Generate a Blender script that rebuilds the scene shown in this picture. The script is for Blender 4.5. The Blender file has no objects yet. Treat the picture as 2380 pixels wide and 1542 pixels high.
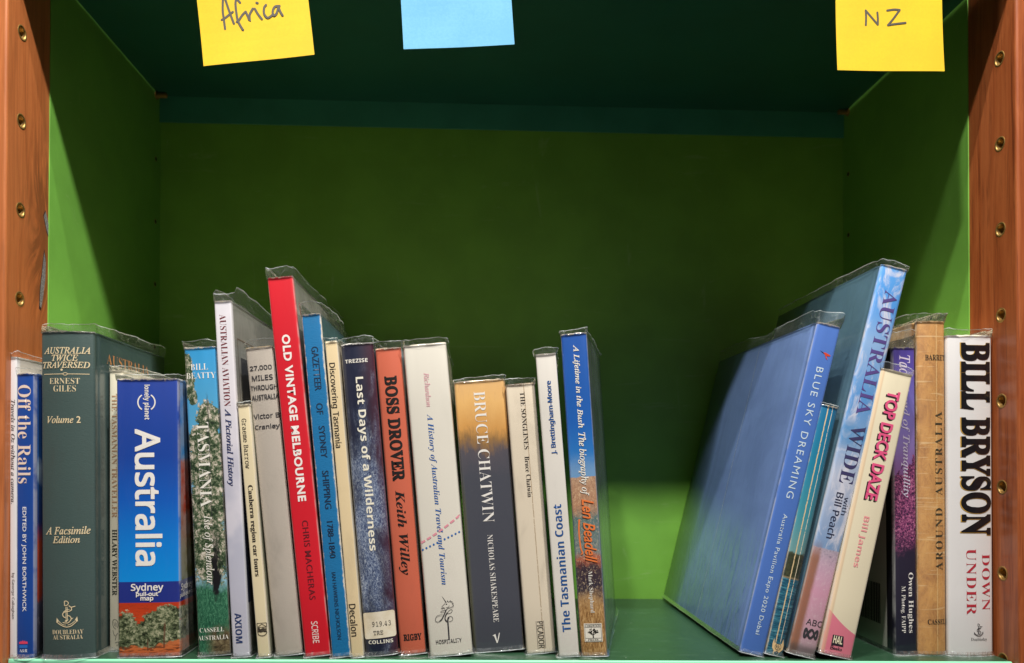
import bpy, bmesh, math, random
from mathutils import Vector, Matrix, noise as mnoise

random.seed(7)
scene = bpy.context.scene
COL = scene.collection
MM = 0.001
rad = math.radians

# ------------------------------------------------------------------ camera
cam = bpy.data.cameras.new('camera')
cam.sensor_width = 36.0
cam.lens = 1743.785 / 2380.0 * 36.0
cam.shift_x = (1190 - 1152.25) / 2380.0
cam.shift_y = (1052.74 - 771.0) / 2380.0
cam.clip_start = 0.01
cam.clip_end = 50
cam.dof.use_dof = True
cam.dof.focus_distance = 0.56
cam.dof.aperture_fstop = 7.0
cam_o = bpy.data.objects.new('camera', cam)
COL.objects.link(cam_o)
rx, ry, rz = 0.0117348, -0.0017845, -0.0290282
Rm = Matrix.Rotation(rz, 3, 'Z') @ Matrix.Rotation(rx, 3, 'X') @ Matrix.Rotation(ry, 3, 'Y')
Xc, Yc, Zc = Rm.col[0], Rm.col[1], Rm.col[2]
cm = Matrix((Xc, Zc, -Yc)).transposed().to_4x4()
cm.translation = Vector((325.681, -546.322, -307.876)) * MM
cam_o.matrix_world = cm
scene.camera = cam_o

# ------------------------------------------------------------------ world (dim room light) and lamps
W = bpy.data.worlds.new('World')
scene.world = W
W.use_nodes = True
wn, wl = W.node_tree.nodes, W.node_tree.links
bg = wn['Background']
tc = wn.new('ShaderNodeTexCoord')
sx = wn.new('ShaderNodeSeparateXYZ')
wl.new(tc.outputs['Generated'], sx.inputs[0])
rp = wn.new('ShaderNodeValToRGB')
mr = wn.new('ShaderNodeMapRange')
mr.inputs['From Min'].default_value = -1
mr.inputs['From Max'].default_value = 1
wl.new(sx.outputs['Z'], mr.inputs['Value'])
wl.new(mr.outputs[0], rp.inputs[0])
cr = rp.color_ramp
cr.elements[0].position = 0.30
cr.elements[0].color = (0.05, 0.045, 0.04, 1)
cr.elements[1].position = 0.75
cr.elements[1].color = (0.72, 0.54, 0.58, 1)
e = cr.elements.new(0.5)
e.color = (0.36, 0.26, 0.285, 1)
# bright and dark noise patches added to room light for glossy jackets to reflect
wz = wn.new('ShaderNodeTexNoise')
wz.inputs['Scale'].default_value = 2.6
wz.inputs['Detail'].default_value = 2.0
wm = wn.new('ShaderNodeMapping')
wm.inputs['Scale'].default_value = (1.6, 1.6, 0.5)
wl.new(tc.outputs['Generated'], wm.inputs[0])
wl.new(wm.outputs[0], wz.inputs['Vector'])
wr = wn.new('ShaderNodeMapRange')
wr.interpolation_type = 'SMOOTHSTEP'
wr.inputs['From Min'].default_value = 0.42
wr.inputs['From Max'].default_value = 0.66
wr.inputs['To Min'].default_value = 0.45
wr.inputs['To Max'].default_value = 3.2
wl.new(wz.outputs['Fac'], wr.inputs['Value'])
wx = wn.new('ShaderNodeVectorMath')
wx.operation = 'SCALE'
wl.new(rp.outputs[0], wx.inputs[0])
wl.new(wr.outputs[0], wx.inputs['Scale'])
wl.new(wx.outputs[0], bg.inputs[0])
bg.inputs[1].default_value = 0.11


def lamp(name, x, y, z, power, size, tx, ty, tz, color=(1, 0.96, 0.90)):
    l = bpy.data.lights.new(name, 'AREA')
    l.shape = 'DISK'
    l.size = size
    l.energy = power
    l.color = color
    o = bpy.data.objects.new(name, l)
    COL.objects.link(o)
    o.location = Vector((x, y, z)) * MM
    d = (Vector((tx, ty, tz)) - Vector((x, y, z)))
    o.rotation_euler = d.to_track_quat('-Z', 'Y').to_euler()
    return o


lamp('ceiling_spot', 640, -646, 1040, 26, 0.075, 340, 0, -350)
lamp('ceiling_spot', 100, -646, 1040, 13, 0.070, 380, 0, -350)
lamp('ceiling_spot', 250, -400, 1040, 13, 0.030, 350, 0, -350)

vs = scene.view_settings
vs.view_transform = 'Standard'
vs.look = 'None'
vs.exposure = 0.0
vs.gamma = 1.0
vs.use_curve_mapping = False
scene.cycles.max_bounces = 8
scene.cycles.transparent_max_bounces = 24
scene.cycles.caustics_reflective = False
scene.cycles.caustics_refractive = False


# ------------------------------------------------------------------ helpers: colour, nodes
def lin(h, k=1.0):
    h = h.lstrip('#')
    out = []
    for i in (0, 2, 4):
        c = int(h[i:i + 2], 16) / 255.0
        c = c / 12.92 if c <= 0.04045 else ((c + 0.055) / 1.055) ** 2.4
        out.append(min(c * k, 0.95))
    return tuple(out) + (1.0,)


class Mat:
    """A small builder for node materials; coordinates are object coordinates in millimetres."""

    def __init__(self, name):
        self.m = bpy.data.materials.new(name)
        self.m.use_nodes = True
        self.nt = self.m.node_tree
        self.N = self.nt.nodes
        self.L = self.nt.links
        self.p = self.N['Principled BSDF']
        self._xyz = None

    def put(self, sock, v):
        if isinstance(v, bpy.types.NodeSocket):
            self.L.new(v, sock)
        else:
            if isinstance(v, (tuple, list)) and len(v) == 3 and sock.type == 'RGBA':
                v = tuple(v) + (1,)
            sock.default_value = v

    def coords(self):
        if self._xyz is None:
            t = self.N.new('ShaderNodeTexCoord')
            v = self.N.new('ShaderNodeVectorMath')
            v.operation = 'SCALE'
            v.inputs['Scale'].default_value = 1000.0
            self.L.new(t.outputs['Object'], v.inputs[0])
            s = self.N.new('ShaderNodeSeparateXYZ')
            self.L.new(v.outputs[0], s.inputs[0])
            self._xyz = (s.outputs[0], s.outputs[1], s.outputs[2], v.outputs[0])
        return self._xyz

    def math(self, op, a, b=0.0, c=0.0):
        n = self.N.new('ShaderNodeMath')
        n.operation = op
        self.put(n.inputs[0], a)
        self.put(n.inputs[1], b)
        if op in ('MULTIPLY_ADD', 'SMOOTH_MIN', 'SMOOTH_MAX', 'COMPARE'):
            self.put(n.inputs[2], c)
        return n.outputs[0]

    def add(self, a, b): return self.math('ADD', a, b)
    def sub(self, a, b): return self.math('SUBTRACT', a, b)
    def mul(self, a, b): return self.math('MULTIPLY', a, b)
    def mn(self, a, b): return self.math('MINIMUM', a, b)
    def mx(self, a, b): return self.math('MAXIMUM', a, b)

    def sm(self, x, e0, e1):
        n = self.N.new('ShaderNodeMapRange')
        n.interpolation_type = 'SMOOTHSTEP'
        flip = e1 < e0
        self.put(n.inputs['Value'], x)
        n.inputs['From Min'].default_value = min(e0, e1)
        n.inputs['From Max'].default_value = max(e0, e1)
        n.inputs['To Min'].default_value = 1.0 if flip else 0.0
        n.inputs['To Max'].default_value = 0.0 if flip else 1.0
        return n.outputs[0]

    def vec(self, kx, ky, kz, off=0.0):
        x, y, z, _ = self.coords()
        n = self.N.new('ShaderNodeCombineXYZ')
        self.put(n.inputs[0], self.math('MULTIPLY_ADD', x, kx, off))
        self.put(n.inputs[1], self.math('MULTIPLY_ADD', y, ky, off * 0.7))
        self.put(n.inputs[2], self.math('MULTIPLY_ADD', z, kz, -off * 1.3))
        return n.outputs[0]

    def noise(self, k=(1, 1, 1), detail=4, rough=0.55, dist=0.0, off=0.0, v=None):
        n = self.N.new('ShaderNodeTexNoise')
        n.inputs['Scale'].default_value = 1.0
        n.inputs['Detail'].default_value = detail
        n.inputs['Roughness'].default_value = rough
        n.inputs['Distortion'].default_value = dist
        self.L.new(v if v is not None else self.vec(k[0], k[1], k[2], off), n.inputs['Vector'])
        return n.outputs['Fac']

    def voro(self, k=(1, 1, 1), off=0.0):
        n = self.N.new('ShaderNodeTexVoronoi')
        n.inputs['Scale'].default_value = 1.0
        self.L.new(self.vec(k[0], k[1], k[2], off), n.inputs['Vector'])
        return n.outputs['Distance']

    def mix(self, f, a, b):
        n = self.N.new('ShaderNodeMix')
        n.data_type = 'RGBA'
        self.put(n.inputs[0], f)
        self.put(n.inputs[6], a)
        self.put(n.inputs[7], b)
        return n.outputs[2]

    def ramp(self, f, stops, interp='LINEAR'):
        n = self.N.new('ShaderNodeValToRGB')
        n.color_ramp.interpolation = interp
        els = n.color_ramp.elements
        while len(els) < len(stops):
            els.new(0.5)
        for el, (pos, c) in zip(els, stops):
            el.position = pos
            el.color = lin(c) if isinstance(c, str) else tuple(c)
        self.put(n.inputs[0], f)
        return n.outputs[0]

    def blobs(self, items, nz, amp):
        """Union of soft ellipses in the x-z plane with a noisy outline: 1 inside."""
        x, y, z, v = self.coords()
        tot = None
        for cx, cz, rx_, rz_ in items:
            a = self.mul(self.sub(x, cx), 1.0 / rx_)
            b = self.mul(self.sub(z, cz), 1.0 / rz_)
            d = self.sub(1.0, self.math('SQRT', self.add(self.mul(a, a), self.mul(b, b))))
            tot = d if tot is None else self.mx(tot, d)
        return self.add(tot, self.mul(self.sub(nz, 0.5), amp))

    def bump(self, h, strength=0.3, dist=0.1):
        n = self.N.new('ShaderNodeBump')
        n.inputs['Strength'].default_value = strength
        n.inputs['Distance'].default_value = dist * MM
        self.put(n.inputs['Height'], h)
        return n.outputs[0]

    def done(self, col, rough=0.5, coat=0.0, coat_rough=0.1, metal=0.0, nrm=None, coat_nrm=None, spec=0.5):
        self.put(self.p.inputs['Base Color'], col)
        self.put(self.p.inputs['Roughness'], rough)
        self.put(self.p.inputs['Metallic'], metal)
        self.put(self.p.inputs['Specular IOR Level'], spec)
        self.put(self.p.inputs['Coat Weight'], coat)
        self.put(self.p.inputs['Coat Roughness'], coat_rough)
        if nrm is not None:
            self.L.new(nrm, self.p.inputs['Normal'])
        if coat_nrm is not None:
            self.L.new(coat_nrm, self.p.inputs['Coat Normal'])
        return self.m


# ------------------------------------------------------------------ helpers: objects
def link(name, me, parent=None, mats=()):
    o = bpy.data.objects.new(name, me)
    COL.objects.link(o)
    for m in mats:
        me.materials.append(m)
    if parent is not None:
        o.parent = parent
    return o


def from_bm(name, bm, parent=None, mats=(), smooth=False):
    me = bpy.data.meshes.new(name)
    if smooth:
        for f in bm.faces:
            f.smooth = True
    bm.to_mesh(me)
    bm.free()
    return link(name, me, parent, mats)


def thing(name, label, cat, mat=None, group=None):
    o = bpy.data.objects.new(name, None)
    o.empty_display_size = 0.02
    COL.objects.link(o)
    o['label'] = label
    o['category'] = cat
    if group:
        o['group'] = group
    if mat is not None:
        o.matrix_world = mat
    return o


def box(bm, x0, x1, y0, y1, z0, z1, bev=0.0, mi=0):
    before = set(bm.verts)
    r = bmesh.ops.create_cube(bm, size=1.0)
    for v in r['verts']:
        v.co = Vector((((x0 + x1) / 2 + v.co.x * (x1 - x0)) * MM, ((y0 + y1) / 2 + v.co.y * (y1 - y0)) * MM,
                       ((z0 + z1) / 2 + v.co.z * (z1 - z0)) * MM))
    fs = list({f for v in r['verts'] for f in v.link_faces})
    if bev:
        es = list({ed for f in fs for ed in f.edges})
        bmesh.ops.bevel(bm, geom=es, offset=bev * MM, segments=3, profile=0.6, affect='EDGES')
    for v in bm.verts:
        if v not in before:
            for f in v.link_faces:
                f.material_index = mi


# ------------------------------------------------------------------ bookcase materials
def wood_mat(name, seed, knot=False, tone=1.0):
    m = Mat(name)
    x, y, z, v = m.coords()
    g = None
    if knot:
        # grain bends round the knot near the rear edge of the left upright
        dy = m.mul(m.sub(y, 30.0), 1.0 / 20.0)
        dz = m.mul(m.sub(z, -132.0), 1.0 / 62.0)
        r2 = m.add(m.mul(dy, dy), m.mul(dz, dz))
        kn = m.math('POWER', 2.718, m.mul(r2, -1.1))
        yy = m.add(y, m.mul(kn, m.math('MULTIPLY_ADD', z, 0.14, 2.0)))
        cb = m.N.new('ShaderNodeCombineXYZ')
        m.put(cb.inputs[0], m.mul(x, 0.10))
        m.put(cb.inputs[1], m.mul(yy, 0.22))
        m.put(cb.inputs[2], m.mul(z, 0.010))
        g = m.noise(detail=6, rough=0.6, dist=1.1, v=cb.outputs[0])
        cb2 = m.N.new('ShaderNodeCombineXYZ')
        m.put(cb2.inputs[0], m.mul(x, 0.1))
        m.put(cb2.inputs[1], m.mul(m.add(yy, m.mul(z, -0.12)), 0.30))
        m.put(cb2.inputs[2], m.mul(z, 0.022))
        kn2 = m.sm(m.noise(detail=5, rough=0.6, dist=0.8, v=cb2.outputs[0]), 0.36, 0.60)
    else:
        g = m.noise((0.09, 0.16, 0.008), 6, 0.6, 0.9, seed)
        kn = kn2 = None
    fine = m.noise((0.9, 0.9, 0.02), 3, 0.6, 0.0, seed + 3)
    big = m.noise((0.02, 0.02, 0.006), 2, 0.5, 0.3, seed + 9)
    c = m.ramp(g, [(0.28, '87421e'), (0.45, 'ac5a2c'), (0.58, 'bd6a38'), (0.78, 'a25028')])
    c = m.mix(m.mul(m.sm(fine, 0.45, 0.7), 0.22), c, lin('7d3d1c'))
    c = m.mix(m.mul(m.sm(big, 0.4, 0.7), 0.25), c, lin('c67a4c'))
    if knot:
        c = m.mix(m.mn(m.mul(m.mul(kn, kn2), 2.0), 0.94), c, lin('4e1a0a'))
        ring = m.sm(m.math('SINE', m.mul(r2, 9.0)), 0.2, 0.9)
        c = m.mix(m.mul(m.mul(ring, kn), 0.35), c, lin('6b2a10'))
    st = m.noise((0.5, 0.22, 0.012), 5, 0.65, 0.6, seed + 21)
    c = m.mix(m.mul(m.sm(st, 0.52, 0.66), 0.22 if knot else 0.5), c, lin('5c2710'))
    if tone < 1:
        c = m.mix(1 - tone, c, lin('5a2412'))
    pore = m.noise((1.2, 1.2, 0.06), 3, 0.6, 0.2, seed + 27)
    c = m.mix(m.mul(m.sm(pore, 0.60, 0.70), 0.30), c, lin('5a2c14'))
    if knot:
        c = m.mix(0.26, c, lin('d58a50'))
    h = m.add(m.mul(g, 0.6), m.mul(fine, 0.4))
    return m.done(c, 0.42, 0.25, 0.25, nrm=m.bump(h, 0.25, 0.15))


def paint_mat(name, col, rough=0.45, coat=0.0, seed=0.0, amp=0.06, specks=False, scuffs=0.0):
    m = Mat(name)
    n1 = m.noise((0.02, 0.02, 0.02), 3, 0.55, 0, seed)
    n2 = m.noise((0.6, 0.6, 0.6), 2, 0.5, 0, seed + 4)
    c0 = lin(col)
    c1 = tuple(min(1, q * (1 + amp * 3)) for q in c0[:3]) + (1,)
    c = m.mix(m.sm(n1, 0.3, 0.7), c0, c1)
    if scuffs:
        s1 = m.noise((0.006, 0.05, 0.05), 6, 0.72, 2.0, seed + 31)
        s2 = m.noise((0.05, 0.05, 0.008), 6, 0.75, 1.5, seed + 41)
        sc_ = m.mx(m.sm(s1, 0.60, 0.68), m.sm(s2, 0.62, 0.70))
        c = m.mix(m.mul(sc_, scuffs), c, lin('a9c98a'))
        rough = m.add(rough - 0.06, m.mul(n1, 0.16))
    if specks:
        dv = m.voro((0.07, 0.07, 0.07), seed)
        c = m.mix(m.mul(m.sm(dv, 0.045, 0.02), 0.6), c, lin('c9d6c6'))
        sc = m.noise((0.02, 0.30, 0.3), 5, 0.7, 1.5, seed + 5)
        c = m.mix(m.mul(m.sm(sc, 0.60, 0.68), 0.22), c, lin('8fb79a'))
        rough = m.add(rough - 0.08, m.mul(n1, 0.18))
    return m.done(c, rough, coat, 0.2, nrm=m.bump(n2, 0.12, 0.08))


WOOD_L = wood_mat('oiled_orange_wood_left', 3.0, True)
WOOD_R = wood_mat('oiled_red_wood_right', 41.0, False, 0.74)
GREEN = paint_mat('olive_green_paint', '70ac45', 0.5, seed=2, scuffs=0.16)
SHELF = paint_mat('dark_teal_green_enamel', '24422e', 0.38, 0.2, seed=8, specks=True)
SHELF_UP = paint_mat('dark_teal_enamel', '1f5a4a', 0.4, 0.2, seed=9)
RAIL_LIT = paint_mat('dark_teal_enamel_painted_lit', '3f8e78', 0.4, 0.2, seed=11)  # lighter copy of the overhead shelf's enamel; front light on the lip painted in
MINT = paint_mat('mint_green_edge', '86d3ab', 0.5, 0.0, seed=18, amp=0.03)


def brass_mat(name, col='ad8c56', rough=0.46):
    m = Mat(name)
    n = m.noise((0.5, 0.5, 0.5), 3, 0.6)
    c = m.mix(m.sm(n, 0.35, 0.7), lin(col), lin('b08a48'))
    return m.done(c, rough, metal=0.85)


BRASS = brass_mat('polished_brass')
DARK = Mat('painted_hole_shade').done((0.01, 0.008, 0.006, 1), 0.9)

Z0, Z1 = -600.0, 430.0          # the uprights run on past both shelves
W_IN = 717.7                    # clear width between the uprights
DROP = -6.2                     # the right hand fittings sit a little lower
TILT = math.atan2(DROP, W_IN)
HOLES = [-64.0 * k for k in range(-3, 9)]


def upright(side):
    """A timber upright with drilled sleeve holes in its inner face (x = 0 or x = W_IN)."""
    bm = bmesh.new()
    xin = 0.0 if side < 0 else W_IN
    xout = xin + side * 42.0
    dz = 0.0 if side < 0 else DROP
    yf, yb, R = -17.5, 35.0, 5.2
    NS = 24

    def V3(y, z): return bm.verts.new((xin * MM, y * MM, z * MM))
    zs = [Z0]
    for h in sorted(HOLES):
        zs += [h + dz - 9, h + dz + 9]
    zs.append(Z1)
    rf = 2.2                                     # rounding of the front arris
    for i in range(len(zs) - 1):
        a, b = zs[i], zs[i + 1]
        ycuts = [yf + rf, -9, 9, yb]
        for j in range(3):
            c, d = ycuts[j], ycuts[j + 1]
            if j == 1 and i % 2 == 1:
                ctr = (a + b) / 2
                sq, ci = [], []
                for k in range(NS):
                    t = 2 * math.pi * (k + 0.5) / NS
                    cx, cy = math.cos(t), math.sin(t)
                    q = 9.0 / max(abs(cx), abs(cy))
                    sq.append(V3(cx * q, ctr + cy * q))
                    ci.append(V3(cx * R, ctr + cy * R))
                for k in range(NS):
                    bm.faces.new((sq[k], sq[(k + 1) % NS], ci[(k + 1) % NS], ci[k]))
                for k, (cx, cy) in enumerate(((1, 1), (-1, 1), (-1, -1), (1, -1))):
                    kk = [k2 for k2 in range(NS)]
                    # corner triangles
                    t = math.atan2(cy, cx) % (2 * math.pi)
                    i0 = int(t / (2 * math.pi) * NS - 0.5)
                    cv = V3(cx * 9, ctr + cy * 9)
                    bm.faces.new((sq[i0 % NS], sq[(i0 + 1) % NS], cv))
            else:
                bm.faces.new((V3(c, a), V3(d, a), V3(d, b), V3(c, b)))
    # rounded front arris, front, outer and rear faces
    prof = []
    for k in range(7):
        t = math.pi / 2 * k / 6
        prof.append((xin + side * (rf - rf * math.cos(t)), yf + rf - rf * math.sin(t)))
    prof += [(xout, yf), (xout, yb), (xin + side * 0.01, yb)]
    lo = [bm.verts.new((p[0] * MM, p[1] * MM, Z0 * MM)) for p in prof]
    hi = [bm.verts.new((p[0] * MM, p[1] * MM, Z1 * MM)) for p in prof]
    for k in range(len(prof) - 1):
        bm.faces.new((lo[k], lo[k + 1], hi[k + 1], hi[k]))
    bmesh.ops.remove_doubles(bm, verts=bm.verts, dist=1e-6)
    bmesh.ops.recalc_face_normals(bm, faces=bm.faces)
    return bm


def sleeve_bm(side, R=5.1):
    """A flanged brass sleeve along +x (left) or -x (right), opening at x = 0."""
    bm = bmesh.new()
    NS = 28
    d = -side
    prof = [(-12.0, 0.0), (-12.0, R - 1.3), (-0.6, R - 1.3), (0.15, R - 0.9), (0.28, R - 0.2), (0.2, R + 0.2), (0.02, R + 0.4)]
    rings = []
    for px, pr in prof:
        ring = []
        for k in range(NS):
            t = 2 * math.pi * k / NS
            ring.append(bm.verts.new((d * px * MM, math.cos(t) * max(pr, 0.01) * MM, math.sin(t) * max(pr, 0.01) * MM)))
        rings.append(ring)
    for a, b in zip(rings, rings[1:]):
        for k in range(NS):
            bm.faces.new((a[k], a[(k + 1) % NS], b[(k + 1) % NS], b[k]))
    bmesh.ops.recalc_face_normals(bm, faces=bm.faces)
    return bm


case = thing('bookcase', 'orange timber bookcase bay with olive green painted sides and back around the books', 'bookcase')
upr = {}
for side, wm in ((-1, WOOD_L), (1, WOOD_R)):
    u = from_bm('upright', upright(side), case, [wm])
    upr[side] = u
    first = None
    for h in HOLES:
        if h > 30 or (side < 0 and h < -250):
            continue
        if first is None:
            first = from_bm('brass_sleeve', sleeve_bm(side), u, [BRASS], True)
            s = first
        else:
            s = first.copy()
            COL.objects.link(s)
            s.parent = u
        s.location = Vector((0 if side < 0 else W_IN, 0, h + (0 if side < 0 else DROP))) * MM
    bm = bmesh.new()
    if side < 0:
        box(bm, -18, 0.6, 35.0, 240, Z0, Z1, 0.4)
    else:
        box(bm, W_IN - 0.6, W_IN + 18, 35.0, 240, Z0, Z1, 0.4)
    sp = from_bm('side_panel', bm, case, [GREEN])
    for h in (64, 0, -64, -128, -192):
        bm = bmesh.new()
        for rr, mi, pr in ((2.6, 0, 0.25), (1.9, 1, 0.4)):  # flat dark disc set on the panel for the shade inside the hole
            r = bmesh.ops.create_circle(bm, cap_ends=True, segments=18, radius=rr * MM)
            for v in r['verts']:
                v.co = Vector(((0.6 + pr) * MM * -side + (0 if side < 0 else W_IN * MM), (v.co.x + 225 * MM), v.co.y + (h + (0 if side < 0 else DROP)) * MM))
            for f in {f for v in r['verts'] for f in v.link_faces}:
                f.material_index = mi
        from_bm('peg_hole', bm, sp, [BRASS, DARK])
bm = bmesh.new()
box(bm, 0.65, W_IN - 0.65, 236.5, 243, Z0, Z1)
from_bm('back_panel', bm, case, [paint_mat('olive_green_back_paint', '71ab40', 0.55, seed=12, scuffs=0.2)])


# grey resin patches let into the knot of the left upright
def resin():
    m = Mat('grey_knot_filler')
    n = m.noise((0.8, 0.8, 0.8), 4, 0.6)
    c = m.mix(m.sm(n, 0.3, 0.7), lin('8b8a88'), lin('63605e'))
    return m.done(c, 0.6, nrm=m.bump(n, 0.6, 0.3))


RES = resin()
for pts in ([(28.5, -123), (31, -118.5), (35, -127), (35, -136), (32.5, -133)],
            [(29.4, -150), (31.6, -157), (31.2, -170), (28.6, -184), (26.3, -193), (24.0, -192), (24.5, -181), (27.3, -163)]):
    bm = bmesh.new()
    for sc, hx, mi in ((1.12, 0.02, 1), (1.0, 0.25, 0)):
        cy = sum(p[0] for p in pts) / len(pts)
        cz = sum(p[1] for p in pts) / len(pts)
        ring = [bm.verts.new((hx * MM, min(cy + (p[0] - cy) * sc, 34.9) * MM, (cz + (p[1] - cz) * sc) * MM)) for p in pts]
        f = bm.faces.new(ring)
        f.material_index = mi
    bmesh.ops.recalc_face_normals(bm, faces=bm.faces)
    for f in bm.faces:
        if f.normal.x < 0:
            f.normal_flip()
    from_bm('knot_filler', bm, upr[-1], [RES, Mat('knot_crack').done(lin('2a1008'), 0.8)])


# ------------------------------------------------------------------ shelves: folded steel trays
def shelf_bm(yf, yb, flange):
    """Tray section (origin on the top front edge) swept across the bay."""
    t, r = 1.4, 1.6
    top = []
    out = [(yf, -flange), (yf, -r)]
    for k in range(1, 6):
        a = math.pi / 2 * k / 5
        out.append((yf + r - r * math.cos(a), -r + r * math.sin(a)))
    out.append((yb - r, 0))
    for k in range(1, 6):
        a = math.pi / 2 * k / 5
        out.append((yb - r + r * math.sin(a), -r + r * math.cos(a)))
    out.append((yb, -flange))
    inn = [(yb - t, -flange), (yb - t, -t), (yf + t, -t), (yf + t, -flange)]
    prof = out + inn
    bm = bmesh.new()
    a = [bm.verts.new((0.9 * MM, p[0] * MM, p[1] * MM)) for p in prof]
    b = [bm.verts.new(((W_IN - 0.9) * MM, p[0] * MM, p[1] * MM)) for p in prof]
    n = len(prof)
    for k in range(n):
        bm.faces.new((a[k], a[(k + 1) % n], b[(k + 1) % n], b[k])).material_index = 1 if k < 6 else (2 if k in (len(out) - 1, len(out)) else 0)
    # end strips
    for e_ in (a, b):
        no = len(out)
        bm.faces.new(e_[:])
    bmesh.ops.recalc_face_normals(bm, faces=bm.faces)
    return bm


TOPZ = -446.6
RotT = Matrix.Rotation(-TILT, 4, 'Y')
lower = thing('shelf', 'teal green metal shelf under the row of books', 'shelf',
              Matrix.Translation(Vector((0, 0, TOPZ)) * MM) @ RotT)
from_bm('shelf_tray', shelf_bm(-11.0, 235.0, 26.0), lower, [SHELF, MINT, SHELF])
upper = thing('shelf', 'dark green metal shelf overhead with sticky notes hanging from its front', 'shelf',
              Matrix.Translation(Vector((0, 0, 69.8)) * MM) @ RotT)
from_bm('shelf_tray', shelf_bm(-10.0, 234.5, 28.0), upper, [SHELF_UP, MINT, RAIL_LIT])


def pin(x, z, label):
    t = thing('shelf_pin', label, 'shelf pin', Matrix.Translation(Vector((x, 225, z)) * MM), 'brass pins holding up the overhead shelf')
    bm = bmesh.new()
    bmesh.ops.create_cone(bm, cap_ends=True, segments=20, radius1=2.6 * MM, radius2=2.6 * MM, depth=11 * MM)
    bmesh.ops.rotate(bm, verts=bm.verts, cent=(0, 0, 0), matrix=Matrix.Rotation(math.pi / 2, 3, 'Y'))
    es = [ed for ed in bm.edges if len(ed.link_faces) == 2 and ed.calc_face_angle() > 1.0]
    bmesh.ops.bevel(bm, geom=es, offset=0.5 * MM, segments=2, affect='EDGES')
    from_bm('pin_shaft', bm, t, [BRASS], False)
    bm = bmesh.new()
    bmesh.ops.create_cone(bm, cap_ends=True, segments=20, radius1=4.0 * MM, radius2=4.0 * MM, depth=1.2 * MM)
    bmesh.ops.rotate(bm, verts=bm.verts, cent=(0, 0, 0), matrix=Matrix.Rotation(math.pi / 2, 3, 'Y'))
    bmesh.ops.translate(bm, verts=bm.verts, vec=((-4.6 if x < 300 else 4.6) * MM, 0, 0))
    from_bm('pin_collar', bm, t, [BRASS], False)


pin(6.0, 65.2, 'brass peg under the left rear corner of the overhead shelf')
pin(W_IN - 6.0, 65.2 + DROP, 'brass peg under the right rear corner of the overhead shelf')

# ------------------------------------------------------------------ flat artwork: lettering and emblems projected on a book face
STY = {'sb': (0x1D400, 0x1D41A, 0x1D7CE), 'si': (0x1D434, 0x1D44E, None), 'sbi': (0x1D468, 0x1D482, None),
       'scr': (0x1D4D0, 0x1D4EA, None), 'n': (0x1D5A0, 0x1D5BA, 0x1D7E2), 'nb': (0x1D5D4, 0x1D5EE, 0x1D7EC),
       'ni': (0x1D608, 0x1D622, None), 'nbi': (0x1D63C, 0x1D656, None), 'mono': (0x1D670, 0x1D68A, 0x1D7F6)}


def style(txt, st):
    if st not in STY:
        return txt
    U, Lo, D = STY[st]
    o = ''
    for c in txt:
        if 'A' <= c <= 'Z':
            o += chr(U + ord(c) - 65)
        elif 'a' <= c <= 'z':
            o += '\u210e' if (st == 'si' and c == 'h') else chr(Lo + ord(c) - 97)
        elif D and '0' <= c <= '9':
            o += chr(D + ord(c) - 48)
        else:
            o += c
    return o


def ribbon(bm, pts, w, z=0.0, w1=None, closed=False):
    """A pen stroke of width w (tapering to w1) along pts, in the x-y plane."""
    n = len(pts)
    if w1 is None:
        w1 = w
    P = [Vector((p[0], p[1])) for p in pts]
    L_, R_ = [], []
    for i in range(n):
        if closed:
            d = P[(i + 1) % n] - P[i - 1]
        else:
            d = P[min(i + 1, n - 1)] - P[max(i - 1, 0)]
        if d.length < 1e-9:
            d = Vector((1, 0))
        d.normalize()
        k = 1.0
        if 0 < i < n - 1:
            a = (P[i] - P[i - 1]).normalized()
            k = 1.0 / max(0.5, abs(a.dot(d)))
        ww = (w + (w1 - w) * i / max(1, n - 1)) * 0.5 * k
        q = Vector((-d.y, d.x)) * ww
        zz = z + 0.004 * i
        L_.append(bm.verts.new((P[i].x + q.x, P[i].y + q.y, zz)))
        R_.append(bm.verts.new((P[i].x - q.x, P[i].y - q.y, zz)))
    for i in range(n if closed else n - 1):
        j = (i + 1) % n
        bm.faces.new((L_[i], R_[i], R_[j], L_[j]))


def curve(pts, n=6):
    """Catmull-Rom through pts."""
    out = []
    P = [Vector(p) for p in pts]
    for i in range(len(P) - 1):
        a, b, c, d = P[max(i - 1, 0)], P[i], P[i + 1], P[min(i + 2, len(P) - 1)]
        for k in range(n):
            t = k / n
            out.append(tuple(0.5 * ((2 * b) + (c - a) * t + (2 * a - 5 * b + 4 * c - d) * t * t + (3 * b - a - 3 * c + d) * t ** 3)))
    out.append(tuple(P[-1]))
    return out


def poly(bm, pts, z=0.0):
    f = bm.faces.new([bm.verts.new((p[0], p[1], z)) for p in pts])
    bmesh.ops.triangulate(bm, faces=[f])


def disc(bm, cx, cy, rx, ry=None, z=0.0, n=22):
    ry = ry or rx
    poly(bm, [(cx + rx * math.cos(2 * math.pi * k / n), cy + ry * math.sin(2 * math.pi * k / n)) for k in range(n)], z)


def arc(cx, cy, r, a0, a1, n=16):
    return [(cx + r * math.cos(rad(a0 + (a1 - a0) * k / n)), cy + r * math.sin(rad(a0 + (a1 - a0) * k / n))) for k in range(n + 1)]


_ink = {}


def ink(col, rough=0.45, metal=0.0, coat=0.35):
    key = (col, rough, metal, coat)
    if key not in _ink:
        m = Mat('ink_' + col)
        n = m.noise((0.5, 0.5, 0.5), 3, 0.6)
        c0 = lin(col)
        c1 = tuple(min(0.95, q * 0.94 + 0.006) for q in c0[:3]) + (1,)
        _ink[key] = m.done(m.mix(m.sm(n, 0.35, 0.75), c0, c1), rough, coat, 0.12, metal)
    return _ink[key]


JOBS = []


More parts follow.
